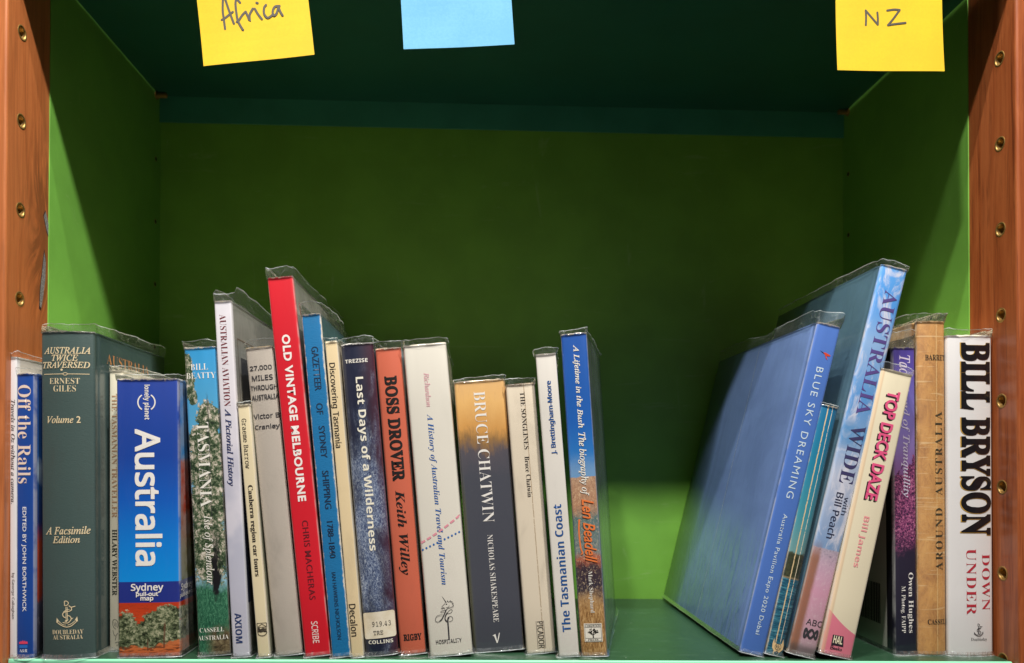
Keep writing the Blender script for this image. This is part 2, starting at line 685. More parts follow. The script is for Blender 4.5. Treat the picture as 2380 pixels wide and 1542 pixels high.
class Book:
    def __init__(self, key, name, label, u, n, v, T, H, lean, D, bulge=0.4, corner=0.6, hard=False, yaw=0.0,
                 spine=None, front=None, back=None, ext=4.0, side_ext=None, film=True, cat='book', seed=0, edge_amp=1.0):
        self.T, self.H, self.D, self.b, self.r = T, H, D, bulge, corner
        self.hard = hard
        self.name = name
        loc = Matrix.Translation(Vector((u, -11.0 + v, n)) * MM)
        M = Matrix.Translation(Vector((0, 0, TOPZ)) * MM) @ RotT @ loc @ Matrix.Rotation(rad(lean), 4, 'Y') @ Matrix.Rotation(rad(-yaw), 4, 'Z')
        self.root = thing(name, label, cat, M, 'books standing on the lower shelf')
        self.seed = seed
        self.build_cover(spine, front or spine, back or front or spine)
        self.build_pages()
        if film:
            self.build_film(ext, ext if side_ext is None else side_ext, edge_amp)

    def prof(self, s):
        T, b, r = self.T, self.b, self.r
        s = max(0.0, min(T, s))
        y = -b * (1 - (2 * s / T - 1) ** 2)
        e_ = min(s, T - s)
        if e_ < r:
            y += r - math.sqrt(max(0, r * r - (r - e_) ** 2))
        return y

    def path(self, off=0.0, dense=False):
        """Outer plan outline from the rear of the back board round the spine to the rear of the front board: (x, y, zone)."""
        T, D = self.T, self.D
        P = []
        ys = [D, D * 0.75, D * 0.5, D * 0.25]
        if dense:
            ys = [D * k / 24 for k in range(24, 2, -1)]
        hin = [10.0, 7.5, 5.5, 4.0] if self.hard else [10.0, 4.0]

        def gx(y):
            if not self.hard:
                return 0.0
            return 1.1 * math.exp(-((y - 5.5) / 1.8) ** 2)
        for y in ys + hin:
            P.append((gx(y) - off, y, 2))
        N = max(10, int(T / 1.6)) if dense else max(12, int(T / 1.5))
        for k in range(N + 1):
            q = k / N
            s = T * (0.5 - 0.5 * math.cos(math.pi * q)) * 0.6 + T * q * 0.4
            nx = (2 * q - 1)
            P.append((s + off * nx, self.prof(s) - off * (1 - abs(nx) ** 3) - 0.001, 0))
        for y in reversed(ys + hin):
            P.append((T - gx(y) + off, y, 1))
        return P

    def build_cover(self, sm_, fm, bmat):
        T, H = self.T, self.H
        c = 2.2 if self.hard else 0.5
        c = min(c, T * 0.2)
        P = self.path()
        inner = []
        for x, y, zn in P:
            xx = min(max(x, c), T - c)
            yy = y if zn else max(y, self.prof(T / 2) + c + self.b * 0.6)
            inner.append((xx, yy))
        zs = [0.0, 1.2, H * 0.2, H * 0.4, H * 0.6, H * 0.8, H - 1.2, H]
        bm = bmesh.new()
        rows, irows = [], []
        sd = self.seed * 13.7
        for zi, z in enumerate(zs):
            row, irow = [], []
            for i, (x, y, zn) in enumerate(P):
                pull = 0.25 if zi in (0, len(zs) - 1) else 0.0
                wob = 0.22 * mnoise.noise(Vector((sd, z * 0.013, zn * 3.1)))
                cx = x + (pull if x < T / 2 else -pull) * (1 if zn else 0.3) + (wob if zn else wob * 0.3)
                cy = y + (pull * 0.7 if zn == 0 else 0)
                dz = 0.0
                if zi >= len(zs) - 2 and zn == 0:
                    dz = 0.45 * mnoise.noise(Vector((sd + x * 0.25, 5.1, z)))
                row.append(bm.verts.new((cx * MM, cy * MM, (z + dz) * MM)))
            for (x, y) in inner:
                irow.append(bm.verts.new((x * MM, y * MM, z * MM)))
            rows.append(row)
            irows.append(irow)
        n = len(P)
        for a, b in zip(rows, rows[1:]):
            for k in range(n - 1):
                f = bm.faces.new((a[k], a[k + 1], b[k + 1], b[k]))
                z0, z1 = P[k][2], P[k + 1][2]
                f.material_index = z0 if z0 == z1 else max(z0, z1)
                if (z0 != z1):
                    f.material_index = 0 if not self.hard else 0
                f.smooth = True
        for a, b in zip(irows, irows[1:]):
            for k in range(n - 1):
                f = bm.faces.new((a[k + 1], a[k], b[k], b[k + 1]))
                f.material_index = 3
        for row, irow, fl in ((rows[-1], irows[-1], False), (rows[0], irows[0], True)):
            for k in range(n - 1):
                q = (row[k], row[k + 1], irow[k + 1], irow[k])
                f = bm.faces.new(q if not fl else q[::-1])
                f.material_index = 0 if P[k][2] == 0 else P[k][2]
        for k in (0, n - 1):
            for r in range(len(zs) - 1):
                bm.faces.new((rows[r][k], rows[r + 1][k], irows[r + 1][k], irows[r][k])).material_index = 3
        bmesh.ops.recalc_face_normals(bm, faces=bm.faces)
        self.cover = from_bm('cover', bm, self.root, [sm_, fm, bmat, PAPER])

    def build_pages(self):
        c = min(2.2 if self.hard else 0.5, self.T * 0.2) + 0.05
        g = 3.0 if self.hard else 0.4
        bm = bmesh.new()
        box(bm, c, self.T - c, 1.5 + c, self.D - g, g, self.H - g)
        from_bm('page_block', bm, self.root, [PAPER])

    def build_film(self, ext, sext, amp):
        P = self.path(0.7, True)
        H = self.H
        rnd = random.Random(self.seed * 31 + 5)
        n = len(P)

        def strip(name, zs, outs, mats, jag, flare):
            bm = bmesh.new()
            rows = []
            jg, j = [], 0.0
            for k in range(n):
                j = j * 0.55 + rnd.uniform(-1, 1) * jag
                jg.append(j)
            for zi, z in enumerate(zs):
                row = []
                for k, (x, y, zn) in enumerate(P):
                    f = zi / (len(zs) - 1)
                    ax = 1 if zn == 1 else (-1 if zn == 2 else (2 * x / self.T - 1) * 0.6)
                    ay = -1 if zn == 0 else 0
                    zz = z(k, zn, y) if callable(z) else z
                    w = outs[zi] + flare * f * (mnoise.noise(Vector((k * 0.37, zz * 0.15, self.seed * 3.3)))
                                                + 1.3 * mnoise.noise(Vector((k * 0.11, zz * 0.05, self.seed * 5.1))))
                    if jag and zi >= len(zs) - 2:
                        zz += jg[k]
                    row.append(bm.verts.new(((x + ax * w) * MM, (y + ay * w) * MM, zz * MM)))
                rows.append(row)
            for r, (a, b) in enumerate(zip(rows, rows[1:])):
                for k in range(n - 1):
                    fc = bm.faces.new((a[k], a[k + 1], b[k + 1], b[k]))
                    fc.material_index = mats[r]
                    fc.smooth = True
            from_bm(name, bm, self.root, [FILM, FILM_EDGE])

        def top(q):
            def f(k, zn, y):
                e_ = ext if zn == 0 else ext + (sext - ext) * min(1, y / 12.0)
                e_ *= 1.0 + 0.42 * mnoise.noise(Vector((k * 0.16, self.seed * 7.7, 1.3)))
                if zn and y < 6:
                    e_ *= 0.88
                return H - 1.0 + (e_ + 1.0) * q
            return f
        strip('plastic_jacket', [top(0), top(0.3), top(0.6), top(max(0.8, 1 - 0.45 / (ext + 1))), top(1.0)], [0.0, 0.15, 0.3, 0.4, 0.4], [0, 0, 0, 1], 0.34 * amp, 1.5 * amp)
        strip('jacket_hem', [3.2, 1.8, 0.6, 0.05], [0.0, 0.35, 0.9, 1.1], [0, 0, 1], 0.0, 0.9)

    # -------- artwork on the faces
    def art(self, name, bm, mat, face='S', lift=0.14, parent=None, step=2.0):
        """bm holds flat art, x = across (spine) or depth (boards), y = height, in mm; it is laid on the face."""
        geom_all = lambda: bm.verts[:] + bm.edges[:] + bm.faces[:]
        if face == 'S':
            T = self.T
            for f in ((0.05, 1), (T - 0.05, -1)):
                bmesh.ops.bisect_plane(bm, geom=geom_all(), dist=1e-5, plane_co=(f[0], 0, 0), plane_no=(-f[1], 0, 0), clear_outer=True)
            if self.b > 0.25 and bm.verts:
                k = math.ceil(T / step)
                for i in range(1, k):
                    bmesh.ops.bisect_plane(bm, geom=geom_all(), dist=1e-5, plane_co=(T * i / k, 0, 0), plane_no=(1, 0, 0))
        for v in bm.verts:
            s, t, h = v.co
            if face == 'S':
                v.co = Vector((s * MM, (self.prof(s) - lift - h) * MM, t * MM))
            elif face == 'F':
                v.co = Vector(((self.T + lift + h) * MM, s * MM, t * MM))
            else:
                v.co = Vector((-(lift + h) * MM, s * MM, t * MM))
        bmesh.ops.recalc_face_normals(bm, faces=bm.faces)
        return from_bm(name, bm, parent or self.root, [mat])

    def text(self, name, mat, items, face='S', lift=0.14, parent=None):
        """items: (string, style, rot, cs, ct, length, height[, offset[, shear[, spacing]]])."""
        JOBS.append((self, name, mat, items, face, lift, parent))


def fat(items, ds, dt=None):
    dt = ds if dt is None else dt
    out = []
    for it in items:
        for a, b in ((0, 0), (ds, dt), (-ds, dt), (ds, -dt), (-ds, -dt)):
            out.append(it[:3] + (it[3] + a, it[4] + b) + it[5:])
    return out


def run_jobs():
    made = {}
    for job in JOBS:
        for it in job[3]:
            it = tuple(it) + (None,) * (10 - len(it))
            key = (it[0], it[1], it[7], it[8], it[9])
            if key in made:
                continue
            cu = bpy.data.curves.new('lettering', 'FONT')
            cu.body = style(it[0], it[1])
            cu.size = 1.0
            cu.fill_mode = 'FRONT'
            cu.resolution_u = 3
            if it[7]:
                cu.offset = it[7]
            if it[8]:
                cu.shear = it[8]
            if it[9]:
                cu.space_character = it[9]
            o = bpy.data.objects.new('lettering', cu)
            COL.objects.link(o)
            made[key] = o
    bpy.context.view_layer.update()
    dg = bpy.context.evaluated_depsgraph_get()
    meshes = {}
    for key, o in made.items():
        meshes[key] = bpy.data.meshes.new_from_object(o.evaluated_get(dg))
    for o in made.values():
        cu = o.data
        bpy.data.objects.remove(o)
        bpy.data.curves.remove(cu)
    for book, name, mat, items, face, lift, parent in JOBS:
        bm = bmesh.new()
        for ii, it in enumerate(items):
            it = tuple(it) + (None,) * (10 - len(it))
            me = meshes[(it[0], it[1], it[7], it[8], it[9])]
            if not me.vertices:
                continue
            xs = [v.co.x for v in me.vertices]
            ys = [v.co.y for v in me.vertices]
            x0, x1, y0, y1 = min(xs), max(xs), min(ys), max(ys)
            rot, cs, ct, Lg, Hh = it[2], it[3], it[4], it[5], it[6]
            b2 = bmesh.new()
            b2.from_mesh(me)
            for v in b2.verts:
                a = ((v.co.x - x0) / max(1e-6, x1 - x0) - 0.5) * Lg
                b = ((v.co.y - y0) / max(1e-6, y1 - y0) - 0.5) * Hh
                if rot == 'D':
                    v.co = Vector((cs + b, ct - a, 0.012 * ii))
                elif rot == 'U':
                    v.co = Vector((cs - b, ct + a, 0.012 * ii))
                elif rot == 'M':      # mirrored plan, for a back board seen from the left
                    v.co = Vector((cs - a, ct + b, 0.012 * ii))
                else:
                    v.co = Vector((cs + a, ct + b, 0.012 * ii))
            tmp = bpy.data.meshes.new('tmp')
            b2.to_mesh(tmp)
            b2.free()
            bm.from_mesh(tmp)
            bpy.data.meshes.remove(tmp)
        book.art(name, bm, mat, face, lift, parent)
    for me in meshes.values():
        bpy.data.meshes.remove(me)


# ------------------------------------------------------------------ book materials
def film_mat(name, white, gloss, op):
    m = Mat(name)
    m.N.remove(m.p)
    out = m.N['Material Output']
    tr = m.N.new('ShaderNodeBsdfTransparent')
    tr.inputs[0].default_value = (0.985, 0.99, 0.99, 1)
    gl = m.N.new('ShaderNodeBsdfGlossy')
    gl.inputs['Roughness'].default_value = gloss
    gl.inputs['Color'].default_value = (0.9, 0.9, 0.9, 1)
    df = m.N.new('ShaderNodeBsdfTranslucent')
    df.inputs[0].default_value = (0.76, 0.84, 0.86, 1)
    d2 = m.N.new('ShaderNodeBsdfDiffuse')
    d2.inputs[0].default_value = (0.76, 0.84, 0.86, 1)
    n = m.noise((0.30, 0.16, 0.20), 5, 0.68, 1.6)
    b = m.bump(n, 0.9, 1.1)
    m.L.new(b, gl.inputs['Normal'])
    fr = m.N.new('ShaderNodeFresnel')
    fr.inputs[0].default_value = 1.45
    m.L.new(b, fr.inputs['Normal'])
    mx0 = m.N.new('ShaderNodeMixShader')
    mx0.inputs[0].default_value = 0.5
    m.L.new(df.outputs[0], mx0.inputs[1])
    m.L.new(d2.outputs[0], mx0.inputs[2])
    mx1 = m.N.new('ShaderNodeMixShader')
    m.put(mx1.inputs[0], m.add(op, m.mul(m.sm(n, 0.48, 0.72), white)))
    m.L.new(tr.outputs[0], mx1.inputs[1])
    m.L.new(mx0.outputs[0], mx1.inputs[2])
    mx2 = m.N.new('ShaderNodeMixShader')
    m.put(mx2.inputs[0], m.add(0.02, m.mul(fr.outputs[0], 0.8)))
    m.L.new(mx1.outputs[0], mx2.inputs[1])
    m.L.new(gl.outputs[0], mx2.inputs[2])
    m.L.new(mx2.outputs[0], out.inputs[0])
    return m.m


FILM = film_mat('clear_plastic_film', 0.26, 0.06, 0.05)
FILM_EDGE = film_mat('cut_plastic_edge', 0.6, 0.25, 0.7)
_pm = Mat('aged_paper')
_n = _pm.noise((3, 0.02, 0.02), 3, 0.6)
PAPER = _pm.done(_pm.mix(_pm.sm(_n, 0.3, 0.7), lin('e6dcc2'), lin('cdbf9c')), 0.85)


def finish(m, col, T, H, seed, wear=0.0, wearcol='e8dcc0', gloss=0.6, texture='paper', dirt=0.15, rough=0.42, crease=()):
    """Adds worn edges, painted edge highlights, grime and the film gloss shared by all covers."""
    x, y, z, v = m.coords()
    big = m.noise((0.06, 0.06, 0.025), 5, 0.6, 0.4, seed)
    mot = m.noise((0.9, 0.9, 0.9), 4, 0.65, 0, seed + 7)
    col = m.mix(m.mul(m.sm(big, 0.5, 0.8), dirt), col, lin('4a4036'))
    tp = m.add(m.sub(H, z), m.mul(m.sub(m.noise((0.22, 0.22, 0.3), 5, 0.7, 0, seed + 17), 0.5), 7.0))
    col = m.mix(m.mul(m.sm(tp, 1.1, 0.3), 0.8), col, lin(wearcol))
    if wear:
        ed = m.mn(m.mn(x, m.sub(T, x)), m.mn(z, m.sub(H, z)))
        ed = m.add(ed, m.mul(m.sub(m.noise((0.30, 0.30, 0.14), 6, 0.75, 0, seed + 2), 0.5), 14.0 * wear))
        col = m.mix(m.mul(m.sm(ed, 1.4 * wear + 0.25, -0.2), 0.92), col, lin(wearcol))
    for (cx, cw, cc) in crease:
        dx = m.math('ABSOLUTE', m.sub(m.add(x, m.mul(m.sub(m.noise((0.1, 0.1, 0.5), 4, 0.7, 0, seed + cx), 0.5), 0.9)), cx))
        br = m.sm(m.noise((0.1, 0.1, 0.35), 5, 0.8, 0, seed + 2 * cx), 0.36, 0.46)
        col = m.mix(m.mul(m.sm(dx, cw, cw * 0.3), br), col, lin(cc))
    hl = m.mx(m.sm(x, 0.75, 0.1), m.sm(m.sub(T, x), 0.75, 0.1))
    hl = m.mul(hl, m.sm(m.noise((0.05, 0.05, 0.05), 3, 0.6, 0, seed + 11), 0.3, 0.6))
    col = m.mix(m.mul(hl, 0.45), col, lin('cfd0cc'))  # pale highlight of the film fold painted into the colour
    if texture == 'linen':
        wv = m.N.new('ShaderNodeTexWave')
        wv.bands_direction = 'Z'
        wv.inputs['Scale'].default_value = 1.0
        wv.inputs['Distortion'].default_value = 1.2
        wv.inputs['Detail'].default_value = 2.0
        m.L.new(m.vec(0.6, 0.6, 0.55, seed), wv.inputs['Vector'])
        h = m.add(m.mul(wv.outputs['Fac'], 0.8), m.mul(mot, 0.9))
        col = m.mix(m.mul(m.sm(h, 0.5, 1.2), 0.12), col, lin('efe6d8'))
        nb = m.bump(h, 0.5, 0.25)
    elif texture == 'leather':
        h = m.add(m.noise((0.5, 0.5, 1.6), 4, 0.6, 0.5, seed), m.mul(mot, 0.5))
        nb = m.bump(h, 0.5, 0.22)
    else:
        nb = m.bump(mot, 0.12, 0.1)
    cw_ = m.noise((0.09, 0.09, 0.035), 3, 0.5, 0.6, seed + 5)
    cb = m.bump(cw_, 0.5, 1.2)
    rg = m.add(rough - 0.06, m.mul(mot, 0.12))
    return m.done(col, rg, gloss, 0.09, nrm=nb, coat_nrm=cb)


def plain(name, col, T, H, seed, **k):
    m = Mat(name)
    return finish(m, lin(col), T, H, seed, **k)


def board(name, col, seed=0, gloss=0.8, col2=None, rough=0.4, crumple=0.0):
    """A cover board under its film: two blended tones with the film's soft wrinkles."""
    m = Mat(name)
    n = m.noise((0.05, 0.012, 0.02), 4, 0.6, 0.5, seed)
    c = m.mix(m.sm(n, 0.35, 0.7), lin(col), lin(col2 or col))
    w = m.noise((0.1, 0.03, 0.012), 3, 0.55, 0.8, seed + 3)
    if crumple:
        x, y, z, v = m.coords()
        cr_ = m.noise((0.08, 0.055, 0.012), 3, 0.55, 2.8, seed + 9)
        low = m.add(0.05, m.mul(m.sm(z, 110, 20), 0.95))
        w = m.add(w, m.mul(m.mul(cr_, low), 4.0 * crumple))
        c = m.mix(m.mul(m.mul(m.sm(cr_, 0.60, 0.66), low), 0.45), c, lin('3f5c9c'))
    return m.done(c, rough, gloss, 0.12, coat_nrm=m.bump(w, 0.6 - 0.25 * crumple, 1.5 + 1.0 * crumple), nrm=m.bump(w, 0.1, 0.5))


# ------------------------------------------------------------------ the books, left to right
HB, PB = 'hardcover_book', 'paperback_book'


def px(dx, dy, k, lean):
    a = rad(lean)
    return (k * (dx * math.cos(a) + dy * math.sin(a)), k * (dx * math.sin(a) - dy * math.cos(a)))


def strokes(bm, data, cx, cy, k, x0, y0, lean=0.0, w=0.3, z=0.0):
    for i, st in enumerate(data):
        pts = [px(p[0] - x0, p[1] - y0, k, lean) for p in st['p']]
        pts = [(p[0] + cx, p[1] + cy) for p in pts]
        if st.get('fill'):
            poly(bm, pts, z)
            continue
        if st.get('c', True) and len(pts) > 2:
            pts = curve(pts, 5)
        ribbon(bm, pts, st.get('w', 1.0) * w, z + 0.003 * i, st.get('w1', st.get('w', 1.0)) * w, st.get('closed', False))


ANCHOR = [dict(p=[(235, 760), (330, 830), (420, 880), (525, 905), (640, 880), (740, 800), (800, 740)], w=1.3),
          dict(p=[(300, 740), (400, 830), (500, 850)]), dict(p=[(545, 850), (640, 820), (740, 740)]),
          dict(p=[(235, 635), (225, 780), (305, 735)], fill=True), dict(p=[(803, 612), (738, 718), (822, 757)], fill=True),
          dict(p=[(500, 330), (505, 690)], w=1.1), dict(p=[(535, 330), (540, 690)], w=1.1),
          dict(p=[(460, 170), (462, 290)], w=1.2), dict(p=[(450, 168), (520, 165), (570, 220), (530, 285), (462, 290)], w=1.2),
          dict(p=[(580, 295), (640, 340), (700, 330), (755, 315)], w=1.4),
          dict(p=[(650, 350), (650, 420), (590, 455), (480, 470), (412, 525), (430, 600), (490, 640)], w=1.4),
          dict(p=[(600, 400), (500, 425), (430, 475)]),
          dict(p=[(550, 575), (615, 605), (645, 680), (600, 750), (540, 790), (410, 775)], w=1.3),
          dict(p=[(500, 700), (460, 745), (520, 760), (570, 690)], fill=True), dict(p=[(640, 660), (705, 645), (660, 690)], fill=True)]

# --- thin white paperback against the left upright
b = Book('oz', PB, 'very thin white paperback pressed against the left timber upright', 1.0, 0, 1.5, 4.4, 211.9, -0.93, 150,
         0.2, 0.4, spine=plain('white_card', 'e9e8ea', 4.4, 212, 1, dirt=0.1), front=board('pale_grey_cover', 'c9c4bd', 2, 0.9, 'a59d94'), ext=3.5, seed=1)
b.text('title_lettering', ink('2a2a2c'), [('Travels in Oz without a camera.', 'si', 'D', 2.2, 144.9, 73.3, 2.9, 0.006)])
b.text('author_lettering', ink('3a3a3c'), [('by George Callaghan', 'n', 'D', 2.2, 43.9, 32.1, 2.3)])

# --- cobalt blue paperback
def sunset():
    m = Mat('sunset_cover')
    x, y, z, v = m.coords()
    n = m.noise((0.05, 0.05, 0.03), 5, 0.6, 1.2, 3)
    c = m.ramp(m.add(m.mul(z, 1 / 200.0), m.mul(m.sub(n, 0.5), 0.12)),
               [(0.0, '40404c'), (0.2, '4a4a5e'), (0.22, 'a5402c'), (0.40, 'b44a33'), (0.47, '2b3c7c'), (0.6, '25508e'), (0.66, '9fb6cc'), (0.70, '2a5fa8'), (1.0, '244a94')])
    w = m.sm(m.noise((0.12, 0.05, 0.03), 4, 0.6, 2.5, 9), 0.55, 0.72)
    c = m.mix(m.mul(w, m.mul(m.sm(z, 80, 30), 0.6)), c, lin('9a929c'))
    return m.done(c, 0.4, 0.9, 0.1)


b = Book('rails', PB, 'slim cobalt blue paperback with large peach white title lettering', 5.5, 0, 1.9, 11.8, 200.5, -0.98, 130,
         0.3, 0.5, spine=plain('cobalt_card', '1d4a9c', 11.8, 200.5, 2, dirt=0.08), front=sunset(), ext=3.5, seed=2)
b.text('title_lettering', ink('f4dccb'), [('Off the Rails', 'sb', 'D', 5.3, 157.4, 69.3, 9.0, -0.006)])
b.text('author_lettering', ink('eef0f4'), [('EDITED BY JOHN BORTHWICK', '', 'D', 5.1, 69.5, 73.5, 3.4, 0.012)])
b.text('publisher_lettering', ink('eef0f4'), [('A&R', 'sb', 'H', 4.8, 5.6, 5.7, 2.2, -0.01)])
bm = bmesh.new()
poly(bm, [(1.9, 10.3), (1.9, 12.0), (2.6, 11.5), (3.1, 12.5), (3.8, 11.8), (4.5, 12.9), (5.1, 11.9), (5.9, 12.6), (6.4, 11.7), (7.4, 12.1), (7.8, 11.4), (7.7, 10.3)])
b.art('publisher_emblem', bm, ink('e8476a'))
bm = bmesh.new()
poly(bm, [(2.0, 7.4), (7.6, 7.4), (7.7, 9.6), (1.95, 9.6)])
b.art('publisher_emblem', bm, ink('2a6fc4'))

# --- thick dark green hardcover
b = Book('twice', HB, 'thick dark green hardcover with gold lettering and gold anchor', 22.9, 0, 2.2, 36.4, 230, -1.21, 132,
         3.2, 1.4, True, -2.0, spine=plain('dark_green_leathercloth', '475a57', 37.4, 230, 3, texture='leather', wear=0.18, wearcol='b9b7a6', gloss=0.35, dirt=0.2),
         front=board('dark_green_board', '3d5252', 3, 0.9, '4b5f5e'), ext=5, side_ext=7, seed=3)
G = ink('ecd9b0', 0.4, 0.0)
b.text('title_lettering', G, fat([('AUSTRALIA', 'si', 'H', 18.4, 216.3, 31.4, 4.6), ('TWICE', 'si', 'H', 17.6, 211.1, 17.9, 4.4), ('TRAVERSED', 'si', 'H', 17.9, 206.1, 32.0, 4.4)], 0.08))
b.text('volume_lettering', G, fat([('Volume 2', 'si', 'H', 16.5, 167.7, 22.9, 5.0)], 0.07))
b.text('author_lettering', G, [('ERNEST', 'sb', 'H', 17.2, 194.8, 20.8, 4.2, -0.011), ('GILES', 'sb', 'H', 17.4, 189.5, 15.4, 4.4, -0.011)])
b.text('edition_lettering', G, fat([('A Facsimile', 'si', 'H', 18.6, 89.8, 30.2, 5.4), ('Edition', 'si', 'H', 18.0, 83.5, 18.3, 4.9)], 0.07))
b.text('publisher_lettering', G, [('DOUBLEDAY', 'sb', 'H', 18.7, 18.9, 20.9, 3.1, -0.011), ('AUSTRALIA', 'sb', 'H', 18.7, 15.2, 20.2, 3.0, -0.011)])
bm = bmesh.new()
strokes(bm, ANCHOR, 18.5, 31.4, 0.0244, 525, 535, 0, 0.42)
b.art('publisher_emblem', bm, G)
bm = bmesh.new()
ribbon(bm, [(2.6, 199.7), (16.5, 199.7)], 0.45)
ribbon(bm, [(19.6, 199.7), (33.6, 199.7)], 0.45)
ribbon(bm, [(18.0 + 1.5 * math.cos(t * 0.45), 199.7 + 0.9 * math.sin(t * 0.45)) for t in range(14)], 0.4, closed=True)
disc(bm, 15.6, 202.7, 0.8)
b.art('title_ornament', bm, G)
b.text('cover_lettering', ink('c98f5c'), [('AUSTRALIA', 'sb', 'H', 58, 213.5, 78, 7.5, -0.010)], 'F', 0.2)

# --- cream slim book behind the green one
b = Book('tastrav', HB, 'slim cream book set back between the green hardcover and fat blue guidebook', 59.4, 0, 23.3, 10.0, 205.8, -0.96, 135,
         0.6, 0.8, spine=plain('cream_jacket', 'ece6ce', 10, 206, 4, dirt=0.1), ext=4, seed=4)
b.text('title_lettering', ink('c09a78'), [('THE TASMANIAN TRAVELLER', 'sb', 'D', 3.9, 143.0, 90.8, 4.0, -0.006)])
b.text('author_lettering', ink('3a4038'), [('HILARY WEBSTER', 'sb', 'D', 4.0, 64.9, 48.3, 3.8)])
bm = bmesh.new()
strokes(bm, [dict(p=[(1290, 690), (1310, 660), (1345, 680), (1362, 760)]), dict(p=[(1290, 690), (1300, 740), (1330, 770)]), dict(p=[(1305, 690), (1315, 735)]),
             dict(p=[(1322, 690), (1330, 745)]), dict(p=[(1338, 700), (1345, 755)]), dict(p=[(1295, 780), (1310, 830), (1330, 850), (1320, 890)]), dict(p=[(1330, 840), (1350, 810)]),
             dict(p=[(1320, 920), (1350, 910), (1360, 940), (1330, 945)])], 4.4, 13.7, 0.066, 1320, 805, 0, 0.3)
b.art('animal_drawing', bm, ink('4a4a40'))


# --- fat blue guidebook
def guide(side):
    m = Mat('blue_guidebook_' + side)
    x, y, z, v = m.coords()
    H = 197.7
    if side == 'spine':
        top = m.ramp(m.mul(z, 1 / H), [(0.27, '0a93ea'), (0.40, '0a82df'), (0.56, '1260c4'), (0.72, '1b48a6'), (1.0, '2b47a0')])
    else:
        rock = m.noise((0.06, 0.06, 0.02), 4, 0.6, 0.6, 5)
        top = m.ramp(m.add(m.mul(z, 1 / H), m.mul(m.sub(rock, 0.5), 0.06)),
                     [(0.27, '6a7436'), (0.38, '8a7a34'), (0.45, 'b0602a'), (0.55, 'c8401c'), (0.70, 'd0401e'), (0.715, '2a9ff0'), (1.0, '1f8ae2')])
    lf = m.noise((0.45, 0.45, 0.5), 5, 0.7, 0.4, 11)
    blob = m.noise((0.11, 0.11, 0.13), 4, 0.6, 0.3, 21)
    ground = m.ramp(m.mul(z, 1 / 38.0), [(0.0, 'c05a34'), (0.15, 'd9743f'), (0.30, 'd07848'), (0.45, 'b0502c'), (0.70, 'd24a22'), (1.0, 'c23c1c')])
    ground = m.mix(m.mul(m.sm(m.noise((0.3, 0.3, 1.2), 4, 0.6, 0, 4), 0.5, 0.7), 0.6), ground, lin('8c3a20'))
    shade = m.mul(m.sub(blob, 0.5), 0.5)
    leaf = m.ramp(m.add(lf, shade), [(0.34, '1c2117'), (0.44, '465236'), (0.53, '7c8664'), (0.62, 'b2b290'), (0.74, 'dcd6b8')])
    n2 = m.add(m.mul(lf, 0.6), m.mul(blob, 0.4))
    tm = m.blobs([(5, 21, 7, 8), (3, 13, 8, 5), (14, 15, 8, 6), (20, 20, 6, 5), (27, 25, 8, 6), (36, 30, 8, 5), (31, 16, 7, 5), (40, 19, 6, 6), (23, 12, 6, 4)], n2, 2.4)
    pic = m.mix(m.sm(tm, -0.42, -0.26), ground, leaf)
    tk = m.mul(m.sm(m.math('ABSOLUTE', m.sub(m.add(x, m.mul(z, -0.04)), 32.0)), 0.9, 0.4), m.mul(m.sm(z, 5.5, 7.0), m.sm(z, 26, 22)))
    tk = m.mx(tk, m.mul(m.sm(m.math('ABSOLUTE', m.sub(x, 21.0)), 0.6, 0.3), m.mul(m.sm(z, 4, 5), m.sm(z, 14, 10))))
    pic = m.mix(m.mul(tk, 0.8), pic, lin('6a4634'))
    sh = m.mul(m.sm(m.noise((0.14, 0.14, 0.6), 3, 0.6, 0, 31), 0.52, 0.6), m.sm(z, 9.5, 7.0))
    pic = m.mix(m.mul(sh, 0.7), pic, lin('4a2418'))
    c = m.mix(m.sm(z, 53.2, 53.5), lin('24348a'), top)
    c = m.mix(m.sm(z, 38.7, 38.4), c, pic)
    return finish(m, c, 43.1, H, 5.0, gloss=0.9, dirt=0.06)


b = Book('lonely', PB, 'fat bright blue guidebook with huge white title, red desert photo at the foot', 74.1, 0, 5.5, 43.1, 197.7, -1.33, 128,
         0.8, 0.9, spine=guide('spine'), front=guide('side'), ext=3, seed=5)
Wt = ink('fbf6ee')
b.text('title_lettering', Wt, fat([('Australia', 'n', 'D', 22.3, 113.3, 96.4, 18.2, 0.004)], 0.42))
b.text('subtitle_lettering', Wt, fat([('Sydney', 'n', 'H', 20.8, 48.9, 22.5, 6.4), ('pull-out', 'n', 'H', 20.8, 44.4, 15.3, 3.7), ('map', 'n', 'H', 20.7, 40.9, 8.8, 3.1)], 0.12))
b.text('publisher_lettering', Wt, [('lonely planet', 'nb', 'D', 21.4, 180.8, 24.8, 5.0)])
bm = bmesh.new()
ribbon(bm, arc(21.4, 180.8, 6.0, -58, 58, 20), 0.9)
ribbon(bm, arc(21.4, 180.8, 6.0, 122, 238, 20), 0.9)
b.art('publisher_emblem', bm, Wt)
b.text('cover_lettering', Wt, [('Sydney', 'n', 'H', 14, 48.0, 22, 6.2, 0.02), ('pull-out map', 'n', 'H', 16, 42.5, 30, 4, 0.02)], 'F', 0.2)


